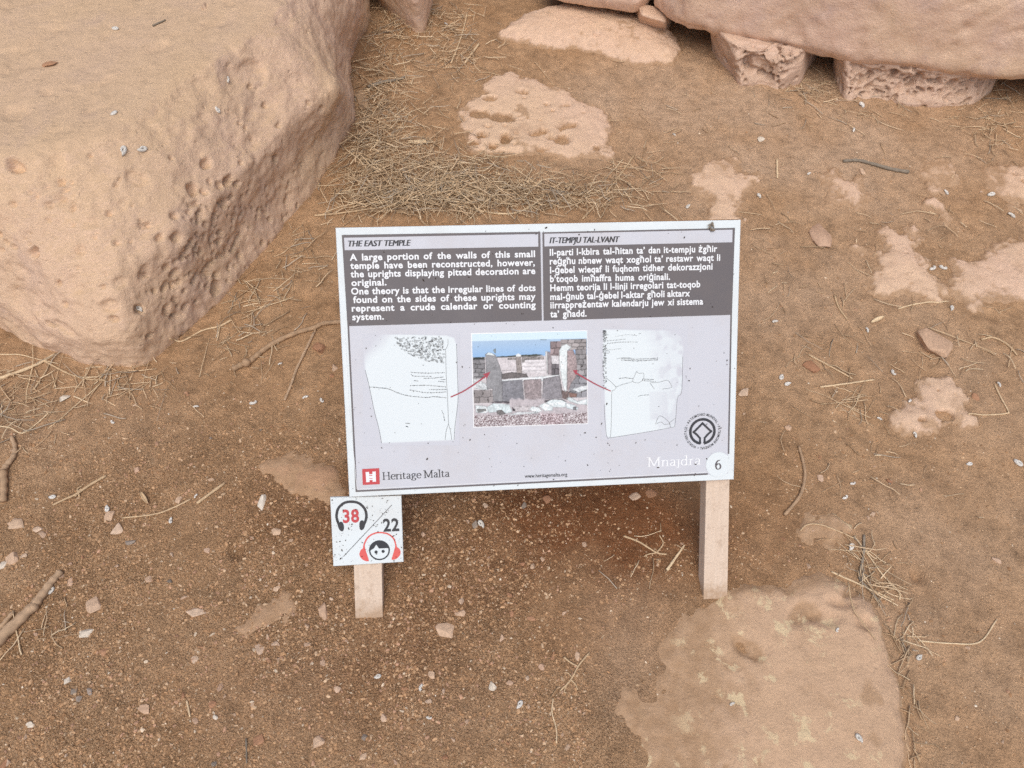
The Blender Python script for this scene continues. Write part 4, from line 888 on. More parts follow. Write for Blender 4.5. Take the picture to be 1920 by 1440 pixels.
# ------------------------------------------------------------------ small things lying on the ground
dg = bpy.context.evaluated_depsgraph_get(); dg.update()
GROUNDS = [o for o in col.objects if o.type == 'MESH' and o.name.split('.')[0] in ('ground', 'embedded_rock', 'flat_stone', 'stone_slab', 'boulder')]
BVHS = [(o.name.split('.')[0], BVHTree.FromObject(o, dg)) for o in GROUNDS]
def surf(px, py, skip=()):
    """the first ground or stone surface along the sight line of a pixel: point, normal"""
    d = Vector(ray(px, py)).normalized(); best = None
    for nme, t in BVHS:
        if nme in skip: continue
        h = t.ray_cast(Vector(CAMP), d)
        if h[0] is not None and (best is None or h[3] < best[2]): best = (h[0], h[1], h[3], nme)
    return best
def top(x, y):
    z = -9
    for nme, t in BVHS:
        if nme == 'boulder': continue
        h = t.ray_cast(Vector((x, y, 2)), Vector((0, 0, -1)))
        if h[0] is not None: z = max(z, h[0].z)
    return z
SIGNQ = np.array([(622, 405), (1398, 400), (1385, 905), (1378, 1120), (1310, 1120), (1305, 915), (762, 930), (760, 1060), (722, 1165), (660, 1165), (615, 1066), (612, 925), (645, 925)], float)
BASEQ = np.array(b0, float)
SLABQ = np.array([(1100, 1480), (1120, 1260), (1200, 1115), (1290, 1090), (1460, 1070), (1560, 1080), (1643, 1135), (1666, 1200), (1702, 1330), (1716, 1640)], float)
def free(px, py, pad=0):
    a = np.array([px], float); b = np.array([py], float)
    return sdist(SIGNQ, a, b)[0] < -pad and sdist(BASEQ, a, b)[0] < -pad
def place(px, py):
    if px > 1200 and py < 150: return 'under the big wall block'
    if py < 300 and 640 < px < 1300: return 'near the flat pitted rock'
    if px > 1390 and py < 400: return 'on dusty soil below the wall'
    if py < 420: return 'in the dry straw behind the sign'
    if px > 1380 and py < 900: return 'right of the sign board'
    if sdist(SLABQ, np.array([float(px)]), np.array([float(py)]))[0] > 0: return 'on the big stone slab'
    if px > 1400: return 'right of the big slab'
    if px < 640 and py < 720: return 'between the boulder and the sign'
    if px < 640 and py < 1130: return 'left of the headphone plaque'
    if px < 640: return 'in the lower left gravel'
    if py < 1100: return 'on reddish soil below the board'
    return 'in gravel left of the slab'

def stone_mesh(seed, n=13, flat=0.62, bev=0.10):
    rs = np.random.RandomState(seed); bm = bmesh.new()
    for _ in range(n):
        p = rs.normal(size=3); p /= np.linalg.norm(p); p *= rs.uniform(0.85, 1.08); p[2] *= flat
        bm.verts.new(p)
    h = bmesh.ops.convex_hull(bm, input=bm.verts); bmesh.ops.delete(bm, geom=[g for g in h['geom_interior'] if isinstance(g, bmesh.types.BMVert)], context='VERTS')
    bmesh.ops.dissolve_limit(bm, angle_limit=0.35, verts=bm.verts, edges=bm.edges)
    bmesh.ops.bevel(bm, geom=list(bm.edges), offset=bev, segments=2, affect='EDGES', profile=0.6)
    bmesh.ops.triangulate(bm, faces=bm.faces); bmesh.ops.subdivide_edges(bm, edges=bm.edges, cuts=1, use_grid_fill=True)
    for v in bm.verts:
        c = v.co; k = float(fbm(np.array([c.x*2.2+seed]), np.array([c.y*2.2]), np.array([c.z*2.2]), n=3)[0]); v.co = c*(1+0.10*k)
    me = bpy.data.meshes.new('stone'); bm.to_mesh(me); bm.free(); me.shade_smooth(); return me
def stone(name, px, py, w, h, label, mat=M_loose, seed=0, rot=0.0, flat=0.6, sink=0.45, group=None, bev=0.10):
    """w, h: size in the photograph (px), rot: turn of its long side; sunk a little into the soil"""
    s = surf(px, py)
    if s is None: return
    p, nrm, dist, _ = s; k = dist/FOC
    sx = w/2*k; sy = h/2*k/max(0.6, -float(ray(px, py)[2])/np.linalg.norm(ray(px, py))); sz = min(sx, sy)*1.0
    me = stone_mesh(seed*7+int(px)+int(py)*3, flat=flat, bev=bev); M = np.array([v.co[:] for v in me.vertices])
    M = M/np.abs(M).max(0)*np.array([sx, sy, sz*flat])
    for v, c in zip(me.vertices, M): v.co = c
    o = link(name, me, mat); o.rotation_euler = (random.Random(px).uniform(-.12, .12), random.Random(py).uniform(-.12, .12), rot)
    o.location = (p.x, p.y, p.z+sz*flat*(1-2*sink)); tag(o, label, 'stone', group); return o
ST = [
 (1746, 644, 64, 46, 'pale pointed flat stone lying right of the sign, biggest of the loose stones', None, -.35), (1543, 443, 46, 40, 'rounded tan stone half buried beside the upper right corner of the sign', None, .2), (1522, 688, 32, 18, 'smooth orange oblong pebble right of the middle of the board', M_redstone, -.5),
 (1827, 744, 13, 11, 'small dark pinkish pebble beside the hooked rock patch', M_redstone, 0), (1477, 802, 14, 12, 'small tan pebble close to the right edge of the sign', None, 0), (1395, 736, 26, 14, 'pale flat chip touching the right edge of the board', None, .5),
 (837, 1182, 40, 27, 'flat squarish pale stone sunk in gravel below the plaque, in front of the sign', None, .1), (997, 1160, 20, 11, 'oval brownish pebble in front of the sign, right of a round one', M_redstone, -.1), (959, 1152, 12, 12, 'round pinkish pebble in front of the sign, left of an oval one', M_redstone, 0),
 (863, 1151, 20, 14, 'tan angular pebble just above the flat squarish stone', None, .3), (941, 1197, 10, 14, 'upright egg shaped pebble in front of the sign', None, 0), (924, 1286, 17, 17, 'rough whitish stone lit like quartz in the gravel before the sign', M_white, .4), (956, 1281, 12, 11, 'tan pebble right beside the rough whitish stone', None, .8),
 (979, 1058, 12, 14, 'upright pinkish pebble on reddish soil below the board', M_redstone, .2), (609, 1147, 22, 32, 'tall tan stone standing left of the left stake foot', None, .3), (631, 1292, 16, 15, 'rounded tan pebble straight down from the left stake', None, 0), (598, 1394, 20, 24, 'three cornered tan stone near the bottom edge below the left stake', None, .2),
 (661, 1422, 15, 16, 'dark tan pebble at the bottom edge, left one of a close pair', M_redstone, .6), (683, 1420, 14, 15, 'lighter tan pebble at the bottom edge, right one of a close pair', None, -.4), (720, 1346, 14, 14, 'squat tan pebble alone in the gravel below the left stake', None, 0),
 (1190, 932, 24, 16, 'pale flat stone in the shade just under the board near the right stake', None, .3), (1222, 928, 24, 20, 'dull brown stone in the shade under the board beside a paler one', M_redstone, -.2), (1024, 937, 18, 16, 'brown stone in the shade under the middle of the board', M_redstone, .3), (981, 948, 12, 13, 'greyish stone in the shade under the board, left of the middle', M_greystone, 0),
 (891, 984, 12, 15, 'pale grey stone with a shell leaning on it below the board', M_greystone, 0), (793, 1002, 12, 10, 'pinkish pebble just right of the plaque', None, 0), (1083, 1231, 10, 16, 'pointed tan chip beside the dry grass sprig', None, 0), (1016, 1251, 12, 12, 'flat tan pebble left of the dry grass sprig', None, .4), (810, 1265, 17, 14, 'large flat dusty pebble low in the gravel before the sign', None, 0),
 (176, 1135, 27, 26, 'rounded pale stone with a yellowish top right of the thick stick', None, .5), (367, 1152, 36, 20, 'long pointed flat stone with a white chip below it, left of the stakes', None, .05), (345, 1121, 18, 17, 'bluntly squared tan stone above the long pointed flat stone', None, .5), (162, 1185, 23, 17, 'whitish broken stone below the thick stick', M_white, .5), (280, 1086, 14, 11, 'small tan stone midway between thick stick and plaque', None, .2),
 (488, 1217, 20, 19, 'squared tan stone below the low dusty rock', None, 0), (520, 1104, 15, 10, 'pale oval stone above the low dusty rock', None, .2), (132, 1092, 10, 14, 'small upright tan pebble right of the tip of the thick stick', None, 0), (193, 1223, 15, 13, 'rounded brown pebble in gravel below the whitish broken stone', M_redstone, .4), (273, 1329, 23, 14, 'pinkish flat stone, upper of a touching pair near the lower left', None, -.3), (259, 1343, 20, 13, 'reddish flat stone, lower of a touching pair near the lower left', M_redstone, .1),
 (153, 1309, 16, 12, 'blue grey chip, lower left one of the grey chips', M_greystone, .3), (168, 1297, 10, 12, 'blue grey chip, right one of the grey chips', M_greystone, .9), (139, 1296, 10, 9, 'blue grey chip, left one of the grey chips', M_greystone, .2), (365, 1237, 12, 12, 'round pinkish pebble alone in fine gravel', None, 0), (342, 1307, 15, 14, 'rounded reddish pebble near the short straw stub', M_redstone, 0), (398, 1320, 13, 12, 'orange brown pebble right of the short straw stub', M_redstone, .3), (8, 1433, 34, 30, 'large brown stone cut by the lower left corner', M_redstone, 0),
 (58, 1359, 14, 9, 'bright white chip near the left edge of the picture', M_white, .3), (403, 1345, 10, 11, 'bright white angular chip below the orange brown pebble', M_white, .4), (127, 1277, 11, 11, 'white chip above the grey chips', M_white, 0), (632, 1293, 0, 0, '', None, 0), (485, 1389, 22, 18, 'crumbly red clod with a pale fleck', M_redstone, .2),
 (30, 985, 25, 19, 'squarish tan stone near the left edge, beside a smaller yellowish one', None, -.2), (18, 982, 10, 10, 'small yellowish stone touching a squarish one near the left edge', None, 0), (23, 1047, 20, 17, 'five sided tan stone near the left edge above the thick stick', None, .3), (2, 1058, 18, 15, 'whitish grey pebble cut by the left edge', M_white, 0), (202, 968, 24, 17, 'pointed pinkish stone with white shells around it left of the plaque', None, .35), (71, 993, 17, 9, 'flat tan chip right of the squarish stone', None, -.1),
 (245, 1015, 19, 10, 'dark grey flat chip in light gravel', M_greystone, .3), (258, 881, 12, 11, 'triangular tan pebble below the boulder', None, 0), (336, 938, 14, 12, 'rounded orange tan pebble left of the short straight stick', None, 0), (518, 997, 17, 13, 'angular tan stone left of the headphone plaque', None, .2), (388, 1034, 12, 12, 'pinkish pebble below the ant hole', None, .8), (628, 690, 12, 14, 'tan squared pebble against the left edge of the board', None, .1), (622, 705, 13, 12, 'dark pinkish pebble against the left edge of the board', M_redstone, 0), (493, 942, 17, 28, 'translucent looking pale upright chip near the reddish sunken rock', M_white, .1),
 (220, 992, 20, 17, 'crumbling pale clod right of the pointed pinkish stone', M_loose, .2), (122, 747, 18, 13, 'rounded pale stone among straw below the boulder', M_white, -.2), (597, 652, 27, 22, 'reddish brown shard with a curved edge under the long branch', M_redstone, .2), (1869, 1052, 18, 16, 'pale square edged stone right of the big slab', None, -.5), (1537, 897, 12, 12, 'tan stone right of the right stake, below the flat curved stalk', None, 0), (1669, 904, 19, 13, 'pinkish tan elongated stone above the big slab', M_redstone, -.5), (1638, 965, 10, 10, 'round tan pebble above the big slab', None, 0), (1794, 1347, 9, 7, 'yellowish chip on bare soil low on the right', None, .3),
 (387, 12, 15, 13, 'lone round pebble resting on the dusty top of the boulder', None, 0), (94, 122, 24, 11, 'brown crumbly clod resting on the dusty top of the boulder', M_redstone, .35), (1617, 323, 12, 10, 'tiny square tan pebble under the dark curved twig', None, .1), (1427, 262, 13, 9, 'pale tan chip standing out on bare soil below the left pitted stone', M_white, .2),
]
for k, (px, py, w, h, lab, mt, rot) in enumerate(ST):
    if w: stone('loose_stone', px, py, w, h, lab, mt or M_loose, seed=k, rot=rot, flat=0.5 if w < 25 else 0.42, bev=0.12 if mt is M_redstone else 0.07)

# countable pebbles: one mesh per shape, copies with their own size, turn and place
rp = random.Random(21)
pm = [stone_mesh(900+i, n=11, flat=0.65, bev=0.12) for i in range(10)]
for i, me in enumerate(pm): me.name = 'pebble'; me.materials.append((M_loose, M_loose, M_redstone, M_loose, M_loose, M_redstone, M_loose, M_greystone, M_loose, M_loose)[i])
nP = 0
while nP < 120:
    px, py = rp.uniform(5, 1915), rp.uniform(330, 1435)
    if not free(px, py, 4) or sdist(SLABQ, np.array([px]), np.array([py]))[0] > -12: continue
    w = at(px, py)
    if rp.random() > float(grit_f(np.array([w[0]]), np.array([w[1]]))[0])*1.1+0.04: continue
    o = bpy.data.objects.new('pebble', pm[rp.randrange(10)]); r = 0.0032+0.0034*rp.random()**2; z = top(w[0], w[1])
    o.location = (w[0], w[1], z+r*0.15); o.scale = (r*rp.uniform(.9, 1.35), r, r*rp.uniform(.8, 1.1)); o.rotation_euler = (rp.uniform(-.3, .3), rp.uniform(-.3, .3), rp.uniform(0, 6.28))
    col.objects.link(o); pl = place(px, py); tag(o, 'small loose pebble lying '+pl, 'pebble', 'small pebbles '+pl); nP += 1

# gravel: tens of thousands of grains, one object
def grains(n, seed, rlo, rhi, power, dens, cols, name):
    rs = np.random.RandomState(seed)
    px, py = rs.uniform(-160, 2080, n), rs.uniform(-60, 1580, n)
    rr = CX[None]*((px-960)/FOC)[:, None]-CY[None]*((py-720)/FOC)[:, None]-CZ[None]
    W = CAMP+rr*(-CAM_H/rr[:, 2])[:, None]
    keep = (rs.rand(n) < dens(W[:, 0], W[:, 1], px, py)) & (sdist(BASEQ, px, py) < -2)
    W = W[keep]; n = len(W)
    t = (1+5**.5)/2; ic = np.array([(-1, t, 0), (1, t, 0), (-1, -t, 0), (1, -t, 0), (0, -1, t), (0, 1, t), (0, -1, -t), (0, 1, -t), (t, 0, -1), (t, 0, 1), (-t, 0, -1), (-t, 0, 1)])/math.sqrt(1+t*t)
    fc = np.array([(0, 11, 5), (0, 5, 1), (0, 1, 7), (0, 7, 10), (0, 10, 11), (1, 5, 9), (5, 11, 4), (11, 10, 2), (10, 7, 6), (7, 1, 8), (3, 9, 4), (3, 4, 2), (3, 2, 6), (3, 6, 8), (3, 8, 9), (4, 9, 5), (2, 4, 11), (6, 2, 10), (8, 6, 7), (9, 8, 1)])
    r = rlo+(rhi-rlo)*rs.rand(n)**power
    V = ic[None]*(1+0.22*rs.normal(size=(n, 12, 1)))
    V = V*np.stack([rs.uniform(.8, 1.6, n), rs.uniform(.6, 1.1, n), rs.uniform(.45, .9, n)], 1)[:, None]*r[:, None, None]
    a = rs.uniform(0, 6.28, n); c, s = np.cos(a)[:, None], np.sin(a)[:, None]
    V = np.stack([V[..., 0]*c-V[..., 1]*s, V[..., 0]*s+V[..., 1]*c, V[..., 2]], -1)
    z = ground_z(W[:, 0], W[:, 1])
    V = V+np.stack([W[:, 0], W[:, 1], z+r*0.12], 1)[:, None]
    F = (fc[None]+12*np.arange(n)[:, None, None]).reshape(-1, 3)
    cc = np.array([c_[0] for c_ in cols]); pr_ = np.array([c_[1] for c_ in cols]); C = cc[rs.choice(len(cols), n, p=pr_/pr_.sum())]*rs.uniform(.75, 1.25, (n, 1))
    return tag(link(name, mesh_np(name, V.reshape(-1, 3), F, False, np.repeat(np.clip(C, 0, .8), 12, 0)), M_gravel), kind='stuff')
def dens_g(x, y, px, py):
    g = grit_f(x, y)
    return np.clip(g*1.15-0.05, 0.03, 1)*np.where(sdist(SLABQ, px, py) > -8, 0.06, 1)*(0.35+0.65*smooth(-.35, .25, fbm(x*9, y*9+4, n=3)))
GC = [((0.47, 0.30, 0.17), 5), ((0.41, 0.25, 0.135), 6), ((0.36, 0.21, 0.11), 3.5), ((0.54, 0.385, 0.245), 2.2), ((0.46, 0.28, 0.18), 2), ((0.64, 0.52, 0.38), 0.4)]
grains(150000, 3, 0.0008, 0.0031, 2.9, dens_g, GC, 'gravel')
grains(26000, 5, 0.0007, 0.0020, 1.8, lambda x, y, px, py: 0.5+0*x, [((0.62, 0.50, 0.36), 1), ((0.52, 0.37, 0.23), 4), ((0.34, 0.205, 0.11), 4), ((0.66, 0.58, 0.46), .15)], 'chaff_crumbs')

# straw: individual stalks that show, the fine rest as one mat
def stalk_mesh(seed, L, r, bend=0.25):
    rs = random.Random(seed); n = 9; m = MB(); a = 0; P = [np.zeros(3)]
    kink = rs.randrange(3, 7) if rs.random() < .35 else -1
    for k in range(n-1):
        a += rs.gauss(0, bend/3)+(rs.uniform(-.6, .6) if k == kink else 0); P.append(P[-1]+np.array([math.cos(a), math.sin(a), rs.gauss(0, .03)])*L/(n-1))
    P = np.array(P); P -= P.mean(0); m.tube(P, np.linspace(r, r*0.6, n), 5)
    me = bpy.data.meshes.new('straw_stalk'); me.from_pydata(m.v, [], m.f); me.update(); me.shade_smooth(); me.materials.append(M_straw); return me
sm_ = [stalk_mesh(i, 0.06+0.012*i, 0.0010+0.00010*(i % 4)) for i in range(9)]
ZONES = [(700, 300, 40, 80, 420), (830, 345, 110, 42, 800), (960, 372, 100, 28, 380), (770, 378, 90, 28, 460), (1110, 362, 90, 28, 190), (760, 240, 60, 60, 140), (705, 170, 40, 70, 220), (840, 90, 60, 50, 190), (790, 30, 60, 30, 110), (730, 60, 40, 50, 120), (1190, 320, 70, 40, 60),
         (120, 715, 110, 30, 60), (250, 715, 70, 28, 50), (30, 760, 60, 60, 60), (480, 590, 70, 50, 60), (560, 480, 60, 60, 60), (420, 650, 60, 40, 30), (1640, 1080, 40, 45, 60), (1700, 1200, 14, 70, 26), (1718, 1330, 12, 90, 20), (1530, 160, 40, 30, 70), (1870, 230, 50, 50, 90), (1660, 215, 150, 25, 50), (1800, 650, 90, 60, 40), (1560, 640, 140, 110, 45), (1620, 850, 160, 90, 22), (1450, 480, 40, 90, 25), (1600, 760, 30, 20, 25), (1230, 1050, 60, 50, 9), (100, 1170, 45, 30, 12), (1250, 210, 200, 60, 40), (1750, 420, 120, 60, 40), (1560, 1400, 300, 150, 6)]
rz = random.Random(8); picks = [z for z in ZONES for _ in range(z[4])]
nS = 0
while nS < 130:
    z = rz.choice(picks); px, py = rz.gauss(z[0], z[2]*.8), rz.gauss(z[1], z[3]*.8)
    if not free(px, py, 6) or not (0 < px < 1920 and 8 < py < 1430): continue
    w = at(px, py); o = bpy.data.objects.new('straw_stalk', sm_[rz.randrange(9)]); s = rz.uniform(.6, 1.25)
    o.location = (w[0], w[1], top(w[0], w[1])+(0.016 if 200 < z[4] else 0.004)); o.scale = (s, s, s); o.rotation_euler = (rz.uniform(-.5, .5), rz.gauss(0, .05), rz.uniform(0, 6.28)); col.objects.link(o)
    pl = place(px, py).replace('in the dry straw behind the sign', 'on the straw heap behind the sign'); tag(o, 'thin dry straw stalk lying '+pl, 'straw stalk', 'dry straw stalks '+pl); nS += 1
st = MB(); sc_ = []
for (zx, zy, rx, ry, cnt) in ZONES:
    for _ in range(int(cnt*1.08)):
        px, py = rz.gauss(zx, rx*.75), rz.gauss(zy, ry*.75)
        if not free(px, py): continue
        w = at(px, py); L = rz.uniform(0.015, 0.095)*(1.0 if cnt > 40 else .8); a = rz.uniform(0, 6.28); n = 5; P = []; x, y = w[0], w[1]
        lift = rz.random()**1.5*(0.022 if cnt > 300 else 0.014 if cnt > 100 else 0.004); tl = rz.gauss(0, .06)
        z = float(g0(x, y))+_off+0.0022
        for k in range(n):
            P.append((x, y, z+lift+tl*L*k/n)); a += rz.gauss(0, .22); x += math.cos(a)*L/n; y += math.sin(a)*L/n
        r = rz.uniform(0.0006, 0.0015); st.tube(P, np.linspace(r, r*.7, n), 3)
        b = rz.random(); c0 = np.array([(0.64, 0.475, 0.300), (0.75, 0.590, 0.390), (0.50, 0.355, 0.215), (0.50, 0.42, 0.32)][rz.choice((0, 0, 1, 1, 2, 2, 3))])*rz.uniform(.75, 1.15); sc_ += [c0]*(n*3)
so = st.build('straw', M_chaff, None, True); set_col(so.data, np.array(sc_)); tag(so, kind='stuff')

# single twigs, sticks and stems, each laid along what the photograph shows
def twig(name, px, r_px, label, mat=M_straw, cat='twig', knob=None, side=(), flat=1.0):
    m = MB()
    def run(pts, r0, r1, nn=7):
        C = curve(pts, 6) if len(pts) > 2 else np.array([np.array(pts[0])*(1-t)+np.array(pts[1])*t for t in np.linspace(0, 1, 8)])
        P = []; rr = []
        for k, (x, y) in enumerate(C):
            s = surf(x, y); t = k/(len(C)-1); r = (r0*(1-t)+r1*t)*s[2]/FOC
            P.append(np.array(s[0])+np.array([0, 0, r*0.75])); rr.append(r*(1+0.10*math.sin(k*1.7)+0.06*math.sin(k*4.1)))
        P = np.array(P)
        for _ in range(2): P[1:-1, 2] = (P[:-2, 2]+P[1:-1, 2]*2+P[2:, 2])/4
        P[:, 2] += 0.0008; m.tube(P, rr, nn); return P
    run(px, *r_px)
    for s_ in side: run(s_[0], *s_[1], 5)
    if knob:
        s = surf(*knob[:2]); r = knob[2]*s[2]/FOC
        P = [np.array(s[0])+np.array([(t)*r*0.9, t*r*.3, r*.8]) for t in (-1, -.5, 0, .5, 1)]; m.tube(P, [r*.3, r*.9, r, r*.9, r*.4], 8)
    return tag(m.build(name, mat, None, True), label, cat)
twig('branch', [(437, 695), (455, 686), (466, 683), (480, 671), (500, 655), (525, 640), (560, 625), (590, 617), (606, 609), (640, 606), (670, 604)], (5.2, 4.0), 'long pale knobbly branch running behind the left edge of the sign', M_twig, 'branch', (463, 684, 8), [([(588, 616), (591, 622), (589, 628)], (2.5, 1.8))])
twig('stick', [(589, 626), (575, 655), (556, 695), (546, 724), (534, 752)], (2.6, 2.4), 'straight pale stick slanting down from the long knobbly branch', M_twig, 'stick')
twig('stick', [(117, 1073), (100, 1092), (84, 1115), (66, 1138), (40, 1165), (8, 1196), (-40, 1244)], (5, 10), 'thickest broken stick, at the left edge of the picture', M_twig, 'stick', (66, 1141, 8))
twig('stick', [(26, 1150), (12, 1168), (-4, 1188)], (3.5, 4), 'short stub beside the thickest broken stick', M_twig, 'stick')
twig('crooked_twig', [(23, 820), (30, 840), (27, 858), (15, 874), (9, 886)], (3, 5), 'crooked grey brown twig above a straight stub at the left edge', M_twig)
twig('stick', [(9, 886), (10, 910), (9, 942)], (6, 5), 'straight upright stub below the crooked twig at the left edge', M_twig, 'stick')
twig('stem', [(100, 948), (125, 936), (145, 927), (170, 910), (200, 893)], (1.6, 2.2), 'thin bent stem caught in a little tuft, left of the plaque', M_straw, 'stem', side=[([(142, 932), (150, 920), (158, 918)], (2, 1)), ([(150, 932), (146, 918), (154, 912)], (1.5, 1))])
twig('root', [(230, 972), (290, 965), (325, 953), (358, 937)], (1.2, 1.6), 'thin curved root lying left of the plaque', M_straw, 'root')
twig('stick', [(370, 945), (422, 907)], (2.6, 2.6), 'short straight stick slanting up towards the reddish sunken rock', M_straw, 'stick')
twig('stem', [(318, 635), (341, 641), (380, 621), (412, 613), (435, 601)], (1.4, 1.9), 'zigzag stem poking out from the foot of the boulder', M_straw, 'stem', side=[([(412, 613), (410, 628), (407, 640)], (1.4, 1.2))])
twig('stem', [(590, 406), (640, 401), (690, 393), (726, 380)], (2.0, 1.6), 'long straight stem crossing between boulder and straw heap', M_straw, 'stem')
twig('stem', [(1092, 412), (1130, 370), (1162, 330), (1189, 292)], (1.8, 1.5), 'long straight stem rising from the top edge of the sign', M_straw, 'stem')
twig('stem', [(820, 346), (853, 376), (897, 396), (959, 402), (1000, 385), (1021, 365)], (2.0, 1.5), 'long bowed stem lying over the straw heap behind the sign', M_straw, 'stem')
twig('dark_twig', [(1580, 304), (1608, 303), (1640, 311), (1672, 320), (1702, 325)], (2.6, 3.2), 'dark grey curved twig on bare soil under the wall', M_grey_twig)
twig('stem', [(1815, 777), (1849, 779), (1886, 776), (1889, 771), (1876, 747), (1864, 722)], (1.2, 1.2), 'thin stem folded into a sharp angle at the right edge', M_straw, 'stem')
twig('stem', [(1537, 727), (1590, 720), (1638, 713)], (1.8, 1.5), 'nearly level stem below the orange oblong pebble', M_straw, 'stem')
twig('stem', [(1515, 666), (1560, 690), (1598, 711)], (1.7, 1.2), 'slanting stem just above the orange oblong pebble', M_straw, 'stem')
twig('flat_stalk', [(1497, 838), (1505, 868), (1508, 896), (1498, 932), (1470, 967)], (2.4, 3.2), 'flat bowed stalk right of the right stake', M_twig, 'stalk')
twig('stem', [(1721, 1202), (1784, 1207), (1836, 1204), (1868, 1162)], (1.2, 1.1), 'hooked thin stem right of the big slab', M_straw, 'stem')
twig('stem', [(1564, 555), (1572, 578), (1588, 600)], (1.6, 1.3), 'short slanting stem below the large lumpy rock patch', M_straw, 'stem')
twig('stem', [(1839, 638), (1860, 634), (1886, 646), (1906, 667)], (1.7, 1.5), 'arched stem right of the pale pointed flat stone', M_straw, 'stem')
twig('stem', [(1683, 580), (1723, 570), (1777, 566)], (1.4, 1.2), 'level pale stem just below the two right hand rock patches', M_straw, 'stem')
twig('root', [(1037, 1310), (1035, 1336), (1043, 1368), (1043, 1394)], (1.2, 1.4), 'wavy thin root left of the big slab near the bottom', M_straw, 'root')
twig('grass_sprig', [(1050, 1296), (1070, 1275), (1085, 1248), (1105, 1224)], (1.6, 1.6), 'dry pale grass sprig with side leaves at the left edge of the slab', M_straw, 'grass sprig', side=[([(1083, 1250), (1070, 1243), (1057, 1233)], (1.4, 2)), ([(1070, 1275), (1079, 1284), (1083, 1294)], (1.4, 1)), ([(1072, 1270), (1064, 1262), (1058, 1262)], (1, 1.2)), ([(1066, 1278), (1058, 1296), (1062, 1300)], (1, 1.5))])
twig('branched_twig', [(1169, 1006), (1198, 1017), (1231, 1037), (1250, 1040)], (1.8, 1.5), 'forked little twig on soil left of the right stake', M_straw, side=[([(1231, 1037), (1243, 1020), (1236, 1004)], (1.5, 1.2)), ([(1231, 1037), (1215, 1040), (1207, 1044)], (1.3, 1))])
twig('stick', [(1283, 1023), (1266, 1047), (1250, 1070)], (1.8, 2.8), 'short tapering stick close to the right stake', M_straw, 'stick')
twig('dark_twig', [(690, 165), (720, 156), (745, 152), (760, 146)], (3.2, 2.2), 'grey twig in the straw right of the boulder', M_grey_twig)
twig('stem', [(1558, 1073), (1603, 1093), (1640, 1110), (1675, 1126)], (1.8, 1.4), 'long stem across the straw tuft at the slab corner', M_straw, 'stem')
twig('dark_twig', [(1619, 1004), (1618, 1040), (1612, 1070), (1611, 1086), (1625, 1102), (1650, 1130)], (2.2, 1.6), 'grey forked stem standing out of the tuft at the slab corner', M_grey_twig, side=[([(1619, 1030), (1608, 1016), (1598, 1007)], (1.4, 1.2))])
twig('stem', [(1601, 1006), (1630, 1045), (1655, 1080), (1684, 1110), (1686, 1125)], (1.3, 1.6), 'arched stem over the right side of the tuft at the slab corner', M_straw, 'stem')
twig('root', [(1500, 996), (1512, 985), (1535, 984), (1570, 996), (1600, 1010)], (1.1, 1.3), 'thin arched root over the dusty hump of rock', M_straw, 'root')
twig('stem', [(0, 712), (60, 690), (105, 665)], (3.0, 2.2), 'flattened straw stem at the left edge under the boulder', M_straw, 'stem')
twig('stem', [(80, 676), (130, 702), (165, 712), (202, 714)], (1.7, 1.4), 'pale bowed stem along the foot of the boulder', M_straw, 'stem')
twig('stem', [(-4, 800), (20, 803), (43, 813), (70, 795), (92, 775)], (1.3, 1.0), 'yellow bent stem at the left edge below the boulder', M_straw, 'stem')
twig('straw_stub', [(351, 1314), (357, 1345)], (1.8, 1.6), 'short upright straw stub in the lower left gravel', M_straw, 'straw stub')
twig('straw_stub', [(462, 1385), (463, 1432)], (1.6, 1.2), 'greyish straw stub at the bottom edge, left of the stakes', M_grey_twig, 'straw stub')
twig('twig', [(287, 50), (300, 44), (311, 39)], (1.4, 1.2), 'tiny dark twig on the dusty top of the boulder', M_grey_twig)
twig('stem', [(846, 120), (858, 90), (868, 60), (876, 25)], (1.6, 1.3), 'stem crossing the straw right of the small wedge shaped stone', M_straw, 'stem')
twig('stem', [(872, 120), (885, 102), (898, 84)], (2.0, 1.8), 'short straight stem beside the long flat pale stone', M_straw, 'stem')
twig('stem', [(1456, 300), (1457, 335)], (1.8, 1.6), 'short upright stem between two rock patches under the wall', M_straw, 'stem')
# dry leaf and bark strip
def leaf(name, pts, wid, label, mat, cat, tip=True, lift=0.0):
    C = curve(pts, 5); m = MB(); V = []
    for k, (x, y) in enumerate(C):
        t = k/(len(C)-1); s = surf(x, y); w = wid*(math.sin(math.pi*min(.97, t*.92+.06))**.7 if tip else 1)*s[2]/FOC/2
        n = C[min(k+1, len(C)-1)]-C[max(k-1, 0)]; n = np.array([n[1], n[0]])/np.linalg.norm(n)
        for sgn_, dz in ((-1, .003), (-.4, 0), (.4, .0005), (1, .0035)):
            V.append((s[0].x+n[0]*w*sgn_, s[0].y+n[1]*w*sgn_, s[0].z+.003+dz+lift*t))
    F = [(i*4+j, i*4+j+1, i*4+j+5, i*4+j+4) for i in range(len(C)-1) for j in range(3)]
    m.add(V, F); o = m.build(name, mat, None, True); s = o.modifiers.new('thick', 'SOLIDIFY'); s.thickness = 0.0009
    return tag(o, label, cat)
leaf('dry_leaf', [(765, 268), (780, 270), (797, 269), (815, 270)], 11, 'curled tan dry leaf lying above the straw heap', M_straw, 'leaf')
leaf('bark_strip', [(669, 176), (678, 186), (684, 207)], 16, 'greyish bark strip leaning against the right side of the boulder', M_twig, 'bark strip', False)
leaf('dry_leaf', [(266, 925), (272, 936), (279, 946)], 7, 'narrow tan leaf on gravel left of the short straight stick', M_straw, 'leaf')
leaf('dry_leaf', [(1632, 607), (1644, 601), (1656, 596)], 7, 'pale narrow leaf on bare soil right of the board', M_straw, 'leaf')

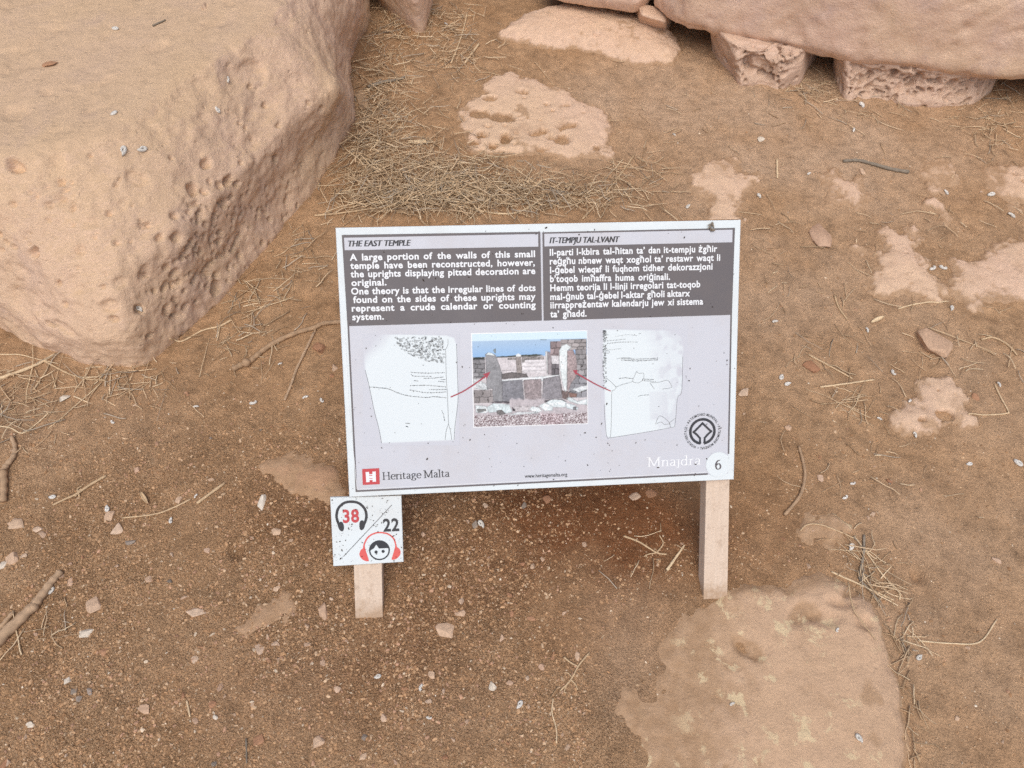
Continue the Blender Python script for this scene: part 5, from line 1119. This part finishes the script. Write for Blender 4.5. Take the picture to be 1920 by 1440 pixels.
# snail shells: bleached, whole or broken
def shell_mesh(seed):
    rs = random.Random(seed); m = MB(); P = []; rr = []; n = 16; turns = rs.uniform(.55, 1.25)
    for k in range(n):
        t = k/(n-1); a = turns*6.28*t; R_ = 1.0-0.55*t; P.append((R_*math.cos(a), R_*math.sin(a)*.75, .25+0.5*t)); rr.append(0.60*(1-t)**.7+0.10)
    m.tube(P, rr, 7); me = bpy.data.meshes.new('snail_shell'); me.from_pydata(m.v, [], m.f); me.update(); me.shade_smooth(); me.materials.append(M_shell); return me
shm = [shell_mesh(i) for i in range(6)]
SH = [(1452, 605, 11), (1465, 709, 12), (1476, 722, 12), (1624, 619, 10), (1676, 701, 12), (1705, 752, 9), (1714, 814, 10), (1647, 786, 9), (1748, 503, 12), (1769, 503, 12), (1783, 578, 10), (1893, 405, 12), (1871, 721, 9), (1909, 869, 13), (1817, 870, 9), (1599, 244, 9), (1614, 198, 12), (1771, 361, 10), (1858, 365, 11), (1290, 390, 12), (1422, 368, 10), (1516, 328, 9), (1263, 253, 7),
      (1584, 932, 11), (1599, 906, 10), (1595, 1025, 13), (1570, 1183, 9), (1372, 1322, 10), (1609, 1384, 13), (1723, 1234, 11), (790, 1291, 12), (901, 983, 15), (974, 1320, 14), (709, 1268, 11), (806, 1345, 10), (100, 932, 10), (213, 792, 9), (477, 755, 13), (203, 955, 12), (322, 978, 12), (368, 932, 9), (572, 747, 11), (605, 752, 11), (367, 764, 9), (97, 1107, 11), (218, 55, 10), (425, 148, 10), (408, 207, 10), (215, 213, 10), (230, 282, 15), (267, 279, 14), (261, 579, 13), (525, 684, 8), (835, 46, 7)]
by = {}
for x, y, w in SH:
    on = surf(x, y); nm = 'on the boulder' if on[3] == 'boulder' else place(x, y)
    by.setdefault(nm, []).append((x, y, w, on))
ORD = ['first', 'second', 'third', 'fourth', 'fifth', 'sixth', 'seventh', 'eighth', 'ninth', 'tenth', 'eleventh', 'twelfth', 'thirteenth', 'fourteenth', 'fifteenth', 'sixteenth']
rh = random.Random(5)
for nm, L in by.items():
    for k, (x, y, w, on) in enumerate(sorted(L)):
        o = bpy.data.objects.new('snail_shell', shm[rh.randrange(6)]); col.objects.link(o); s = w/2.6*on[2]/FOC
        o.scale = (s*1.1, s*.85, s*.9); q = Vector(on[1]).to_track_quat('Z', 'Y'); o.rotation_mode = 'QUATERNION'
        from mathutils import Quaternion
        o.rotation_quaternion = q @ Quaternion((0, 0, 1), rh.uniform(0, 6.28)); o.location = Vector(on[0])+Vector(on[1])*s*0.1
        only = len(L) == 1
        tag(o, 'bleached white snail shell '+nm if only else f'white snail shell {nm}, {ORD[k]} from left', 'snail shell', 'snail shells '+nm)
